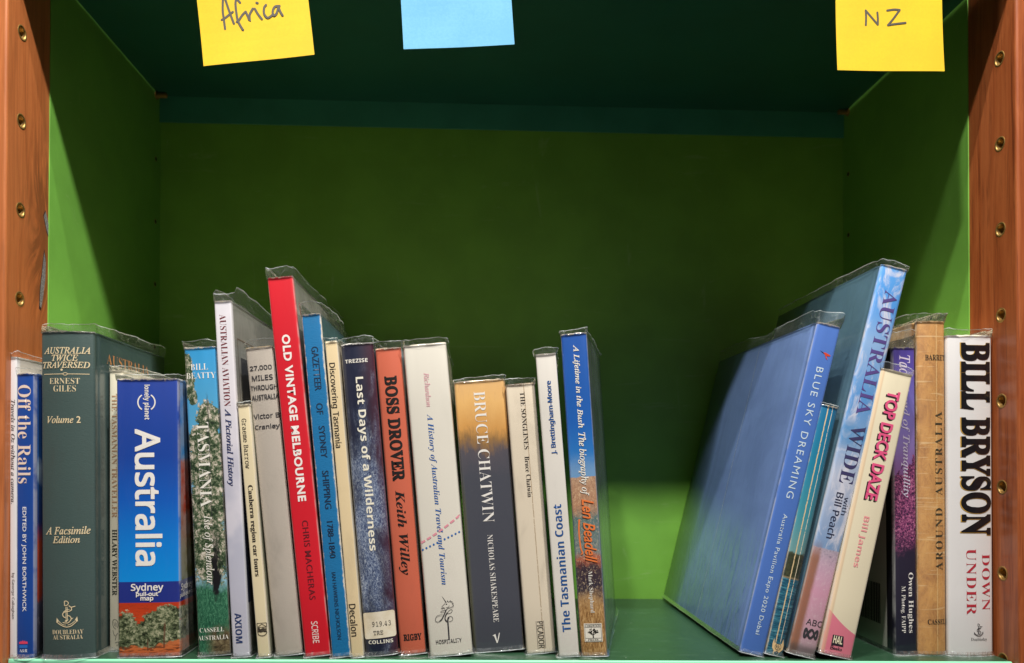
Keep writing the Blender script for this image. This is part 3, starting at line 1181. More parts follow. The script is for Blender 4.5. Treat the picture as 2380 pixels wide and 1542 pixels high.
# --- blossom tree photograph
def blossom():
    m = Mat('blossom_tree_jacket')
    x, y, z, v = m.coords()
    H, T = 221.6, 23.0
    lf = m.noise((0.40, 0.4, 0.36), 5, 0.68, 0.5, 2)
    lf2 = m.noise((1.3, 1.3, 1.2), 4, 0.7, 0.3, 6)
    shape = m.noise((0.09, 0.09, 0.055), 4, 0.6, 0.4, 14)
    mid = m.noise((0.16, 0.16, 0.13), 4, 0.6, 0.3, 33)
    fol = m.ramp(m.add(m.add(m.mul(lf, 0.75), m.mul(lf2, 0.35)), m.mul(m.sub(mid, 0.5), 0.55)),
                 [(0.39, '16231a'), (0.49, '344a2e'), (0.57, '66765a'), (0.62, 'b0a894'), (0.72, 'efe6d8')])
    sky = m.ramp(m.mul(z, 1 / H), [(0.4, '9cc7dc'), (0.7, '5fb0d8'), (1.0, '2f95cf')])
    n2 = m.add(m.mul(lf, 0.6), m.mul(shape, 0.4))
    tm = m.blobs([(15, 170, 7, 11), (8, 152, 8, 10), (18, 150, 6, 10), (9, 134, 9, 14), (17, 128, 7, 12), (11, 105, 12, 20), (12, 75, 13, 20), (2, 195, 4, 10), (1, 211, 4, 6), (5, 185, 3, 5)], n2, 2.2)
    c = m.mix(m.sm(tm, -0.25, -0.12), sky, fol)
    grass = m.ramp(m.noise((0.9, 0.9, 0.35), 5, 0.75, 1.0, 8), [(0.3, '12352a'), (0.5, '2d6a4e'), (0.68, '63a07c'), (0.8, '9ab89a')])
    dirt = m.ramp(m.noise((0.3, 0.3, 0.4), 5, 0.7, 0.5, 17), [(0.35, '2c261c'), (0.5, '63543c'), (0.65, '8f8262')])
    zz = m.add(z, m.mul(m.sub(shape, 0.5), 26.0))
    c = m.mix(m.sm(zz, 60, 46), c, grass)
    c = m.mix(m.mul(m.sm(zz, 24, 14), m.sm(x, 4, 14)), c, dirt)
    tr = m.mul(m.sm(m.math('ABSOLUTE', m.sub(m.add(x, m.mul(m.sub(shape, 0.5), 14.0)), 16.0)), 3.4, 1.6), m.mul(m.sm(m.add(z, m.mul(lf, -20.0)), 28, 36), m.sm(z, 100, 66)))
    c = m.mix(tr, c, lin('15171a'))
    st = m.mul(m.sm(m.math('ABSOLUTE', m.sub(m.add(x, m.mul(m.sub(shape, 0.5), 6.0)), 15.0)), 0.7, 0.3), m.mul(m.sm(z, 90, 100), m.sm(z, 190, 180)))
    c = m.mix(m.mul(st, 0.7), c, lin('2d3230'))
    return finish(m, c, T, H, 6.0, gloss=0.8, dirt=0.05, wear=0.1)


b = Book('beatty', HB, 'jacketed book with a white blossom tree photo under blue sky on its spine', 128.8, 0, 9.4, 23.0, 221.6, -3.54, 150,
         1.0, 1.2, True, spine=blossom(), front=board('dark_teal_jacket', '24423c', 6, 0.9, '1b2c2a'), ext=4.5, seed=6)
Ws = ink('f6f3e8')
b.text('author_lettering', Ws, [('BILL', 'sb', 'H', 10.6, 207.2, 12.4, 4.4, -0.013), ('BEATTY', 'sb', 'H', 11.4, 201.0, 21.0, 4.3, -0.013)])
b.text('title_lettering', Ws, [('TASMANIA', 'sb', 'D', 11.1, 136.9, 60.7, 8.4, -0.011), ('Isle of Splendour', 'si', 'D', 10.9, 75.7, 49.6, 7.2), ('Isle of Splendour', 'si', 'D', 11.05, 75.7, 49.6, 7.2)])
b.text('publisher_lettering', Ws, [('CASSELL', 'sb', 'H', 10.6, 18.6, 17.4, 3.2, -0.012), ('AUSTRALIA', 'sb', 'H', 11.3, 13.0, 21.6, 3.2, -0.012)])


# --- white aviation book
def lilac():
    m = Mat('lilac_white_card')
    x, y, z, v = m.coords()
    c = m.ramp(m.mul(z, 1 / 255.0), [(0.0, 'c9c9d6'), (0.35, 'bdbfd0'), (0.6, 'd2d0dc'), (0.75, 'e8e4ea'), (1.0, 'dcdbe2')])
    c = m.mix(m.mul(m.sm(m.noise((0.04, 0.04, 0.035), 3, 0.5, 0, 6), 0.45, 0.7), 0.5), c, lin('efeaf0'))
    return finish(m, c, 11.9, 255, 7.0, gloss=0.8, dirt=0.05)


b = Book('axiom', PB, 'tall lilac white book with maroon and navy lettering and a grey framed cover', 154.3, 0, 6.2, 11.9, 255.1, -3.83, 198,
         0.3, 0.5, spine=lilac(), front=board('grey_art_cover', 'a3a29c', 7, 0.9, '8f908c'), ext=4.5, side_ext=11, seed=7, edge_amp=1.3)
b.text('title_lettering', ink('7c2a30'), [('AUSTRALIAN AVIATION', 'sb', 'D', 5.6, 212.2, 65.8, 4.6, -0.012)])
b.text('subtitle_lettering', ink('33406e'), fat([('A Pictorial History', 'si', 'D', 5.2, 150.0, 55.1, 5.4)], 0.08))
b.text('publisher_lettering', ink('2b3f6e'), [('AXIOM', 'nb', 'D', 5.2, 20.8, 21.4, 4.8)])
bm = bmesh.new()
poly(bm, [(16, 44), (170, 44), (170, 216), (16, 216)])
b.art('cover_picture', bm, board('slate_print', '3b3f48', 9, 0.8, '55565a'), 'F', 0.1)
bm = bmesh.new()
poly(bm, [(3, 38), (13, 38), (13, 170), (3, 170)])
b.art('cover_picture', bm, board('navy_print', '343c52', 9, 0.8, '3c4458'), 'F', 0.1)
bm = bmesh.new()
ribbon(bm, [(10, 30), (10, 229), (180, 229)], 0.7)
b.art('cover_frame_line', bm, ink('6e5a4c'), 'F', 0.14)

# --- slim cream touring guide
b = Book('canberra', PB, 'short slim cream paperback with bold slab lettering and small wave emblem', 172.3, 0, 5.7, 8.3, 181.2, -5.46, 125,
         0.2, 0.4, spine=plain('cream_card', 'e8dab4', 8.3, 181, 8, dirt=0.12, wear=0.06), front=board('pale_sage_cover', 'a9aa92', 8, 0.9, '8a8d7c'), ext=2, side_ext=3, seed=8)
K = ink('2e2a26')
b.text('author_lettering', ink('3d3a34'), [('Graeme Barrow', 'mono', 'D', 3.7, 153.0, 35.8, 3.4)])
b.text('title_lettering', K, [('Canberra region car tours', 'sb', 'D', 3.9, 90.6, 65.3, 4.4, 0.008)])
bm = bmesh.new()
CL = -5.46
strokes(bm, [dict(p=[(608, 708), (708, 700)], w=1.2), dict(p=[(608, 708), (614, 758)], w=1.2), dict(p=[(708, 700), (712, 750)], w=1.2),
             dict(p=[(620, 745), (660, 712), (705, 740)], c=False), dict(p=[(620, 750), (705, 745)]),
             dict(p=[(612, 768), (630, 758), (650, 770), (672, 756), (692, 764), (712, 756)], w=1.3),
             dict(p=[(612, 782), (630, 772), (650, 784), (672, 770), (692, 778), (714, 770)], w=1.3),
             dict(p=[(614, 796), (632, 786), (652, 798), (674, 784), (694, 792), (715, 784)], w=1.3),
             dict(p=[(616, 800), (716, 795)], w=1.1), dict(p=[(617, 802), (630, 828), (665, 838), (700, 826), (717, 796)], w=1.1)], 4.3, 20.1, 0.0665, 661, 769, CL, 0.38)
b.art('publisher_emblem', bm, K)

# --- grey linen hardcover
b = Book('miles', HB, 'grey linen hardcover with dark hand drawn capitals near its top', 183.3, 0, 10.3, 19.7, 222.9, -6.36, 145,
         1.6, 1.2, True, spine=plain('grey_linen', 'b3aa9e', 19.7, 223, 9, texture='linen', gloss=0.25, dirt=0.25, wear=0.06, wearcol='b39a6c', rough=0.75),
         front=plain('grey_linen_board', '9c9388', 19.7, 223, 9, texture='linen', gloss=0.3, rough=0.75), ext=4.5, seed=9)
Kg = ink('3c3c40')
b.text('title_lettering', Kg, fat([('27,000', 'n', 'H', 9.9, 207.4, 15.6, 3.7), ('MILES', 'n', 'H', 10.3, 200.4, 14.8, 3.6), ('THROUGH', 'n', 'H', 10.7, 193.4, 19.0, 3.5),
                                   ('AUSTRALIA', 'n', 'H', 11.0, 186.4, 19.2, 3.5)], 0.08))
b.text('author_lettering', Kg, fat([('Victor B', 'n', 'H', 10.6, 172.8, 18.4, 3.6), ('Cranley', 'n', 'H', 10.4, 164.7, 17.6, 4.2)], 0.08))

# --- tall red book
b = Book('red', PB, 'tall scarlet red book with heavy white capitals down its spine', 205.3, 0, 7.1, 18.0, 273.7, -6.45, 205,
         0.25, 0.4, spine=plain('scarlet_card', 'd9202f', 18, 274, 10, gloss=0.8, dirt=0.02), front=board('white_grey_cover', 'aaa8a2', 10, 0.9, '8b8a86'), ext=7.5, side_ext=9, seed=10, edge_amp=1.4)
b.text('title_lettering', ink('fdf3ee'), [('OLD VINTAGE MELBOURNE', '', 'D', 9.0, 171.6, 120.4, 6.0, 0.036, 0.0, 1.12)])
b.text('author_lettering', ink('6a1a24'), [('CHRIS MACHERAS', '', 'D', 9.4, 69.2, 57.0, 4.4, 0.004, 0.0, 1.1)])
b.text('publisher_lettering', ink('f3dcd6'), [('SCRIBE', 'n', 'D', 8.9, 17.3, 15.6, 4.6, 0.008)])

# --- blue gazetteer
b = Book('gaz', PB, 'worn mid blue book with dark blue capitals and chipped white edges', 224.7, 0, 5.9, 13.3, 247.0, -5.85, 185,
         0.2, 0.4, spine=plain('worn_blue_card', '1f76ad', 13.3, 247, 11, gloss=0.4, dirt=0.08, wear=0.34, wearcol='e6dbc4', texture='leather'), front=board('steel_blue_cover', '4f7284', 11, 0.9, '3f5e6e'), ext=7, side_ext=9, seed=11, edge_amp=1.3)
Kb = ink('1c3450')
b.text('title_lettering', Kb, [('GAZETTEER', '', 'D', 7.3, 207.4, 31.7, 5.0, 0.008), ('OF', '', 'D', 7.0, 178.5, 8.1, 4.8, 0.008), ('SYDNEY', '', 'D', 7.2, 154.6, 23.0, 4.5, 0.008),
                               ('SHIPPING', '', 'D', 6.9, 120.2, 27.5, 4.7, 0.008), ('1788\u20131840', '', 'D', 6.9, 84.4, 26.4, 4.3, 0.008)])
b.text('author_lettering', Kb, [('IAN HAWKINS NICHOLSON', '', 'D', 6.4, 36.9, 48.1, 2.9, 0.002)])

# --- slim tan book
b = Book('disc', PB, 'slim tan cream paperback with plain black lettering between the blue and night sky books', 238.6, 0, 6.4, 8.6, 227.7, -5.56, 150,
         0.2, 0.4, spine=plain('tan_card', 'e8d3a8', 8.6, 228, 12, gloss=0.5, dirt=0.15, wear=0.08), ext=3, seed=12)
b.text('title_lettering', K, [('Discovering', 'n', 'D', 3.0, 195.8, 32.5, 5.4), ('Tasmania', 'n', 'D', 3.4, 163.9, 25.9, 4.3), ('Discovering', 'n', 'D', 3.15, 195.7, 32.5, 5.4), ('Tasmania', 'n', 'D', 3.55, 163.8, 25.9, 4.3)])
b.text('publisher_lettering', K, [('Decalon', 'n', 'D', 3.4, 26.9, 23.1, 4.9), ('Decalon', 'n', 'D', 3.6, 26.75, 23.1, 4.9)])


# --- dark stormy jacket
def storm():
    m = Mat('stormy_navy_jacket')
    x, y, z, v = m.coords()
    fi = m.noise((0.55, 0.5, 0.28), 7, 0.78, 2.2, 4)
    bg_ = m.noise((0.07, 0.07, 0.022), 4, 0.6, 0.8, 12)
    c = m.ramp(fi, [(0.34, '2a3250'), (0.46, '4c5c80'), (0.54, '8a9ab4'), (0.66, 'd6dee4')])
    dark = m.mix(m.sm(x, 10, 24), lin('20263c'), lin('3a2230'))
    band = m.add(m.mul(m.math('ABSOLUTE', m.sub(m.mul(z, 1 / 226.0), 0.42)), -1.7), m.mul(m.sub(bg_, 0.5), 2.2))
    c = m.mix(m.sm(band, -0.75, 0.15), dark, c)
    c = m.mix(m.mul(m.sm(x, 16, 24), 0.55), c, lin('4a2438'))
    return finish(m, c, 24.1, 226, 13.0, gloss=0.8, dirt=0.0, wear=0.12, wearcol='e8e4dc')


b = Book('last', HB, 'stormy navy book with pale title and a white shelfmark sticker at its foot', 247.9, 0, 11.4, 23.6, 226.2, -5.40, 150,
         2.6, 1.5, True, spine=storm(), front=board('navy_purple_jacket', '2a2a40', 13, 0.9, '3d2a3a'), ext=4.5, seed=13)
b.text('author_lettering', ink('f2efe6'), [('TREZISE', 'nb', 'H', 10.8, 213.4, 16.4, 2.8)])
b.text('title_lettering', ink('f3efdc'), [('Last Days of a Wilderness', 'nb', 'D', 11.4, 138.6, 125.9, 7.6)])
b.text('publisher_lettering', ink('efecdc'), [('COLLINS', 'nb', 'H', 11.8, 10.0, 17.7, 2.6)])
bm = bmesh.new()
lab = []
for cx, cy, a0 in ((2.0, 30.0, 90), (2.0, 14.2, 180), (21.6, 14.2, 270), (21.6, 30.0, 0)):
    for q in arc(cx, cy, 1.6, a0, a0 + 90, 5):
        lab.append((q[0], q[1] + (q[0] - 11.8) * 0.03))
poly(bm, lab)
st_m = Mat('sticker_paper')
stick = b.art('shelfmark_sticker', bm, st_m.done(st_m.mix(st_m.sm(st_m.noise((0.1, 0.1, 0.1), 4, 0.6, 0, 3), 0.35, 0.75), lin('e9e0cb'), lin('d6c9ac')), 0.6, 0.4, 0.15), 'S', 0.25, step=1.0)
b.text('shelfmark_lettering', ink('4a4744'), [('919.43', 'mono', 'H', 13.4, 22.9, 13.4, 3.6), ('TRE', 'mono', 'H', 10.6, 16.6, 7.0, 2.9)], lift=0.36, parent=stick)

# --- orange book
b = Book('boss', HB, 'orange red book with black slab capitals and black italic author name', 272.4, 0, 14.5, 19.0, 224.0, -5.41, 145,
         1.4, 1.2, True, spine=plain('orange_jacket', 'cf6a50', 19, 224, 14, gloss=0.7, dirt=0.22, wear=0.08), front=board('blue_grey_photo_jacket', '8fa6b4', 14, 0.9, 'b7a894'), ext=5, seed=14)
Kk = ink('1d1a1a')
b.text('title_lettering', Kk, [('BOSS DROVER', 'sb', 'D', 9.6 + o, 165.0, 76.5, 8.6, 0.010) for o in (-0.45, 0, 0.45)])
b.text('author_lettering', Kk, [('Keith Willey', 'sbi', 'D', 8.6, 88.9, 61.8, 8.6)])
b.text('publisher_lettering', Kk, [('RIGBY', 'sb', 'H', 10.0, 12.6 + o, 13.0, 4.4, 0.01) for o in (-0.2, 0.2)])

# --- thick white travel history
b = Book('white', HB, 'thick off white book with a unicorn emblem and pink and blue route lines', 294.2, 0, 9.2, 31.2, 225.9, -5.60, 155,
         1.2, 1.6, True, spine=plain('off_white_jacket', 'e4e0d3', 31.2, 226, 15, gloss=0.8, dirt=0.05), front=board('off_white_cover', 'c9c4b4', 15, 0.9, 'a8a596'), ext=3.5, seed=15)
b.text('author_lettering', ink('e7b2ba'), [('Richardson', 'si', 'D', 15.2, 192.6, 24.8, 4.0, 0.01)])
b.text('title_lettering', ink('2a63ad'), [('A History of Australian Travel and Tourism', 'sbi', 'D', 14.6, 113.1, 123.8, 5.4, -0.006)])
b.text('publisher_lettering', ink('2c2c30'), [('HOSPITALITY', 'nb', 'H', 14.6, 10.4, 18.6, 3.0, -0.006)])
bm = bmesh.new()
LG = [dict(p=[(345, 140), (447, 288)], w=0.5, w1=3.0), dict(p=[(420, 290), (405, 325), (350, 378), (355, 402), (388, 400)], w=1.2),
      dict(p=[(328, 425), (360, 432), (400, 408), (412, 440)], w=1.6), dict(p=[(440, 410), (500, 392), (520, 350)], w=1.2), dict(p=[(470, 240), (485, 265), (505, 272)], w=1.8),
      dict(p=[(515, 275), (545, 240), (550, 272), (585, 258), (580, 290), (615, 300), (595, 320), (620, 355), (590, 385), (540, 400)], w=1.4), dict(p=[(436, 330), (468, 318)], w=2.4),
      dict(p=[(540, 410), (500, 415), (470, 440), (440, 470), (400, 570), (350, 680), (290, 730), (235, 742), (198, 700), (225, 615), (300, 580), (370, 570)], w=1.5),
      dict(p=[(450, 455), (405, 560), (352, 672), (300, 725)], w=3.6), dict(p=[(440, 462), (350, 482), (320, 510), (350, 520), (402, 500)], w=1.2),
      dict(p=[(470, 548), (545, 535), (592, 480), (575, 450), (520, 470), (450, 570), (420, 640), (440, 710), (480, 730)], w=1.3), dict(p=[(475, 520), (430, 610), (428, 680), (465, 725)], w=3.4),
      dict(p=[(525, 1150), (508, 930), (490, 720), (495, 660), (515, 625)], w=4.6), dict(p=[(500, 640), (550, 605), (604, 645), (590, 705), (520, 732)], w=1.3)]
strokes(bm, LG, 12.8, 27.4, 0.0308, 405, 648, -5.6, 0.22)
b.art('publisher_emblem', bm, ink('2c2c34'))
bm = bmesh.new()
for k in range(7):
    t0, t1 = k / 7.0 + 0.01, k / 7.0 + 0.105
    y0 = lambda t: 82.5 + 18.5 * t + 4.0 * t * (t - 1)
    ribbon(bm, [(0.6 + 31 * t0, y0(t0)), (0.6 + 31 * t1, y0(t1))], 1.5)
b.art('pink_route_line', bm, ink('e79aa8'))
bm = bmesh.new()
for k in range(11):
    t = (k + 0.3) / 11.0
    disc(bm, 0.8 + 30 * t, 77.3 + 11.5 * t, 0.75, n=14)
b.art('blue_route_line', bm, ink('2f6db6'))


# --- ochre to navy biography
def dusk():
    m = Mat('ochre_to_navy_jacket')
    x, y, z, v = m.coords()
    fi = m.noise((0.5, 0.5, 0.12), 6, 0.75, 0.4, 5)
    bgn = m.noise((0.08, 0.08, 0.03), 4, 0.6, 0.4, 15)
    zz = m.add(z, m.add(m.mul(m.sub(fi, 0.5), 14.0), m.mul(m.sub(bgn, 0.5), 26.0)))
    c = m.ramp(m.mul(zz, 1 / 201.0), [(0.66, '494c56'), (0.735, '56525a'), (0.78, '957246'), (0.82, 'd09a54'), (0.93, 'e0b26e'), (1.0, 'd9ae74')])
    c = m.mix(m.mul(m.sm(fi, 0.55, 0.75), m.mul(m.sm(zz, 150, 175), 0.5)), c, lin('a86a34'))
    c = m.mix(m.mul(m.sm(x, 3.4, 0.2), m.sm(z, 140, 100)), c, lin('55573f'))
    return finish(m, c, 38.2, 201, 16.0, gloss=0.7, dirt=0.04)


b = Book('chat', PB, 'thick navy book fading to ochre at the top, white serif author name', 325.9, 0, 22.0, 37.8, 201.1, -4.89, 128,
         1.2, 2.2, spine=dusk(), back=board('olive_grey_cover', '7a7a60', 16, 0.9), ext=2.5, seed=16)
Wb = ink('efece6')
b.text('author_lettering', Wb, [('BRUCE CHATWIN', 'sb', 'D', 18.3, 144.1, 97.3, 8.6, -0.011)])
b.text('title_lettering', Wb, [('NICHOLAS SHAKESPEARE', 'sb', 'D', 18.3, 53.9, 64.7, 4.1, -0.011)])
bm = bmesh.new()
poly(bm, [(14.6, 11.6), (16.9, 12.8), (18.2, 6.2), (17.5, 6.0), (15.9, 11.3)])
poly(bm, [(17.9, 7.2), (19.6, 13.2), (20.3, 13.6), (19.4, 9.8), (18.3, 6.6)])
b.art('publisher_emblem', bm, Wb)

# --- aged cream paperback
b = Book('song', PB, 'aged grey cream paperback with fine serif title and boxed publisher name', 365.0, 0, 17.7, 21.4, 199.3, -5.08, 128,
         0.5, 1.0, spine=plain('aged_cream_card', 'e0d4be', 21.4, 199, 17, gloss=0.3, dirt=0.25, wear=0.12, wearcol='b59a78', crease=((13.0, 0.5, 'b09c80'),)), ext=4, seed=17)
b.text('title_lettering', K, [('THE SONGLINES', 'sb', 'D', 11.6, 171.8, 42.4, 3.6, -0.010)])
b.text('author_lettering', K, [('Bruce Chatwin', 'sb', 'D', 11.3, 130.3, 30.1, 3.5, -0.010)])
b.text('publisher_lettering', K, [('PICADOR', 'n', 'D', 11.3, 13.6, 19.8, 4.4, 0.004)])
bm = bmesh.new()
ribbon(bm, [(8.5, 3.4), (8.5, 23.8)], 0.28)
ribbon(bm, [(14.1, 3.4), (14.1, 23.8)], 0.28)
b.art('publisher_lines', bm, K)

# --- white book with blue lettering reading upward
b = Book('coast', HB, 'slim white book with bold blue lettering reading upward and a blue cover edge', 387.8, 0, 10.1, 14.7, 220.9, -5.02, 150,
         0.4, 0.6, yaw=7.0, spine=plain('white_grey_jacket', 'e6e2d9', 14.7, 221, 18, gloss=0.6, dirt=0.08), front=board('strong_blue_cover', '2a5ea6', 18, 0.9, '2a5ea6'), ext=3.5, seed=18)
Bl = ink('1f5698')
b.text('author_lettering', Bl, fat([('J. Brettingham-Moore', 'n', 'U', 8.3, 174.1, 53.4, 4.5)], 0.12))
b.text('title_lettering', Bl, [('The Tasmanian Coast', 'nb', 'U', 7.0, 64.5, 92.7, 6.4, -0.004)])


# --- blue sky to bush biography
def bush():
    m = Mat('outback_photo_jacket')
    x, y, z, v = m.coords()
    H = 236.0
    fi = m.noise((0.8, 0.8, 0.45), 6, 0.78, 0.7, 3)
    st = m.noise((1.1, 1.1, 0.22), 6, 0.75, 0.8, 23)
    bl = m.noise((0.13, 0.13, 0.1), 4, 0.65, 0.6, 13)
    sky = m.ramp(m.mul(z, 1 / H), [(0.56, '6f9fcc'), (0.60, '2f7fc8'), (0.72, '1d62b8'), (1.0, '1f55a8')])
    low = m.ramp(m.add(m.mul(z, 1 / H), m.mul(m.sub(bl, 0.5), 0.10)),
                 [(0.0, 'b9925e'), (0.16, 'c39a66'), (0.21, '3a3440'), (0.27, '40303a'), (0.30, 'b5664c'), (0.33, '7d8a88'), (0.42, '5f7c7a'), (0.46, 'b98a6a'), (0.56, 'b99478')])
    low = m.mix(m.mul(m.sm(fi, 0.52, 0.66), 0.75), low, lin('ead0a8'))
    low = m.mix(m.mul(m.sm(fi, 0.46, 0.34), 0.8), low, lin('2c2a30'))
    gr = m.ramp(st, [(0.35, '6c4a2a'), (0.5, 'b08450'), (0.65, 'e2bd84')])
    low = m.mix(m.sm(z, 46, 30), low, gr)
    c = m.mix(m.sm(m.add(z, m.mul(m.sub(bl, 0.5), 4.0)), 130.5, 131.5), low, sky)
    hills = m.mul(m.sm(z, 131, 134), m.sm(m.add(z, m.mul(bl, -14.0)), 143, 130))
    c = m.mix(m.mul(hills, 0.5), c, lin('7fa3c8'))
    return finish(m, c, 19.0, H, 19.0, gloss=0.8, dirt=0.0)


b = Book('life', HB, 'book at the end of the row, blue sky above straw bushland on its spine', 404.3, 0, 12.8, 19.0, 236.1, -4.22, 160,
         0.8, 1.2, True, yaw=13.0, spine=bush(), front=board('grey_sage_cover', '75807c', 19, 0.9, '565f5a'), ext=3.0, seed=19)
b.text('title_lettering', Ws, fat([('A Lifetime in the Bush', 'si', 'D', 10.4, 196.9, 60.7, 5.2), ('The biography of', 'si', 'D', 10.4, 140.2, 45.9, 6.6)], 0.08))
b.text('subject_lettering_shadow', ink('3a2420'), [('Len Beadell', '', 'D', 11.6, 90.9, 46.7, 8.6, 0.014, 0.35)], lift=0.14)
b.text('subject_lettering', ink('f08040'), [('Len Beadell', '', 'D', 12.0, 91.3, 46.7, 8.6, 0.012, 0.35)], lift=0.22)
b.text('author_lettering', Ws, [('Mark Shephard', 'sb', 'D', 10.2, 46.9, 30.2, 3.8, -0.010)])
bm = bmesh.new()
ribbon(bm, curve([(5.2, 100), (4.4, 92), (4.8, 80), (6.0, 75.5), (4.6, 74.5)], 6), 1.3, w1=0.8)
b.art('subject_underline', bm, ink('f08040'), lift=0.2)
bm = bmesh.new()
poly(bm, [(3.5, 10.6), (16.4, 10.6), (16.4, 24.0), (3.5, 24.0)])
badge = b.art('publisher_badge', bm, ink('efeadc'), lift=0.16)
Kq = ink('26261f')
bm = bmesh.new()
for q in ([(4.1, 11.2), (15.8, 11.2), (15.8, 23.4), (4.1, 23.4)],):
    ribbon(bm, q, 0.25, closed=True)
ribbon(bm, [(4.1, 21.3), (15.8, 21.3)], 0.2)
ribbon(bm, [(4.1, 13.3), (15.8, 13.3)], 0.2)
ribbon(bm, [(10.0, 13.7), (9.8, 15.6), (10.1, 17.4)], 0.9, w1=0.5)
ribbon(bm, [(9.8, 15.4), (7.6, 17.2)], 0.4)
ribbon(bm, [(10.0, 15.8), (12.4, 17.4)], 0.4)
rr_ = random.Random(4)
for k in range(26):
    a = rr_.uniform(0, 6.28)
    q = rr_.random() ** 0.5
    disc(bm, 10.0 + 4.0 * q * math.cos(a), 18.4 + 1.9 * q * math.sin(a), rr_.uniform(0.35, 0.75), 0.4, z=0.004 * k, n=9)
b.art('badge_tree', bm, Kq, lift=0.26, parent=badge)
b.text('badge_lettering', Kq, [('CORKWOOD', 'sb', 'H', 9.95, 22.3, 10.6, 1.5, -0.01), ('PRESS.', 'sb', 'H', 9.9, 12.2, 8.0, 1.3, -0.01)], lift=0.28, parent=badge)

# --- big blue leaning book
b = Book('bluesky', HB, 'large cornflower blue book leaning right, its broad blue cover facing the gap', 520.9, 4.0, 11.6, 17.9, 250.5, 13.08, 222,
         0.5, 0.8, True, yaw=0.0, spine=plain('cornflower_jacket', '4f77c4', 17.9, 250, 20, gloss=0.8, dirt=0.03), front=board('blue_jacket', '44639c', 20, 0.9),
         back=board('blue_jacket_back', '7894cc', 21, 1.0, '6c86bc', 0.35, 1.0), ext=9, side_ext=9, seed=20, edge_amp=1.8)
Wc = ink('cfe4f2')
b.text('title_lettering', Wc, [('BLUE SKY DREAMING', '', 'D', 9.6, 167.8, 99.5, 5.4, 0.0, 0.0, 1.25)])
b.text('subtitle_lettering', Wc, [('Australia Pavilion Expo 2020 Dubai', '', 'D', 9.2, 60.7, 90.8, 4.2, 0.006, 0.0, 1.1)])

bm = bmesh.new()
ribbon(bm, [(108 + 0.5 * math.sin(k * 0.7), 1 + 247 * k / 20) for k in range(21)], 0.7)
b.art('jacket_flap_edge', bm, FILM_EDGE, 'B', 0.7)


def birdpoly(pts):
    return [tuple(q + o for q, o in zip(px(p[0] - 630, p[1] - 1237, 0.0455, 13.08), (11.0, 227.2))) for p in pts]


bm = bmesh.new()
poly(bm, birdpoly([(600, 1192), (640, 1196), (690, 1222), (722, 1242), (716, 1252), (690, 1256), (660, 1252), (632, 1236), (612, 1214)]))
poly(bm, birdpoly([(625, 1222), (650, 1240), (652, 1262), (672, 1318), (645, 1290), (632, 1256)]), 0.03)
b.art('bird_emblem', bm, ink('d8492c'))
bm = bmesh.new()
poly(bm, birdpoly([(540, 1152), (560, 1166), (604, 1194), (614, 1216), (590, 1200)]))
b.art('bird_emblem', bm, ink('2c3354'))


# --- small sea photo book
def sea():
    m = Mat('sea_photo_card')
    x, y, z, v = m.coords()
    H = 188.3
    rip = m.noise((0.12, 0.1, 0.85), 6, 0.7, 0.6, 4)
    hil = m.noise((0.4, 0.4, 0.3), 5, 0.7, 0.4, 14)
    sky = m.ramp(m.mul(z, 1 / H), [(0.40, '6f9a9a'), (0.55, '3f8f9e'), (0.75, '1f7f9f'), (1.0, '0f6c98')])
    wat = m.ramp(rip, [(0.32, '0c2c40'), (0.48, '1d5670'), (0.60, '3f8496'), (0.74, '93b9bc')])
    c = m.mix(m.sm(m.add(z, m.mul(hil, -7.0)), 72.0, 74.0), m.ramp(hil, [(0.35, '1f2a20'), (0.6, '454a34')]), sky)
    c = m.mix(m.sm(z, 58.5, 57.0), c, wat)
    c = m.mix(m.mul(m.sm(m.math('ABSOLUTE', m.sub(z, 58.0)), 1.0, 0.3), 0.5), c, lin('a8926c'))
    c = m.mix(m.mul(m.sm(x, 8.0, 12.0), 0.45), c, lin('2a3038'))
    return finish(m, c, 13.0, H, 21.0, gloss=0.6, dirt=0.03, wear=0.16, wearcol='d8bc8c', crease=((5.2, 0.55, 'e4c998'), (8.6, 0.3, 'f0e2c4')))


b = Book('unnamed', PB, 'small untitled paperback with teal sea photo and cracked gold spine creases', 539.9, 2.9, 11.1, 13.0, 188.3, 12.49, 125,
         0.9, 1.2, spine=sea(), ext=1.6, film=True, seed=21)
bm = bmesh.new()
pts = [(3.6, 12.6), (4.4, 9.4), (5.4, 9.0), (9.0, 9.0), (9.8, 9.5), (10.4, 13.2), (11.7, 8.4), (11.5, 5.4), (9.7, 3.2), (7.6, 2.4), (5.2, 3.2), (3.5, 5.4), (3.1, 8.6)]
fbm = bm.faces.new([bm.verts.new((p[0], p[1], 0)) for p in pts])
bmesh.ops.triangulate(bm, faces=[fbm])
b.art('publisher_emblem', bm, ink('e0bf8c'), lift=0.16)
bm = bmesh.new()
ribbon(bm, arc(7.5, 6.9, 2.3, 0, 345, 22), 0.3, closed=True)
ribbon(bm, [(7.5, 4.6), (7.5, 9.2)], 0.25)
disc(bm, 7.4, 2.6, 1.3, 1.1)
b.art('emblem_ring', bm, ink('1f3a44'), lift=0.24)
b.text('emblem_lettering', ink('1f3a44'), [('R', 'nb', 'H', 6.6, 6.9, 1.1, 1.9), ('L', 'nb', 'H', 8.5, 6.9, 1.1, 1.9)], lift=0.26)


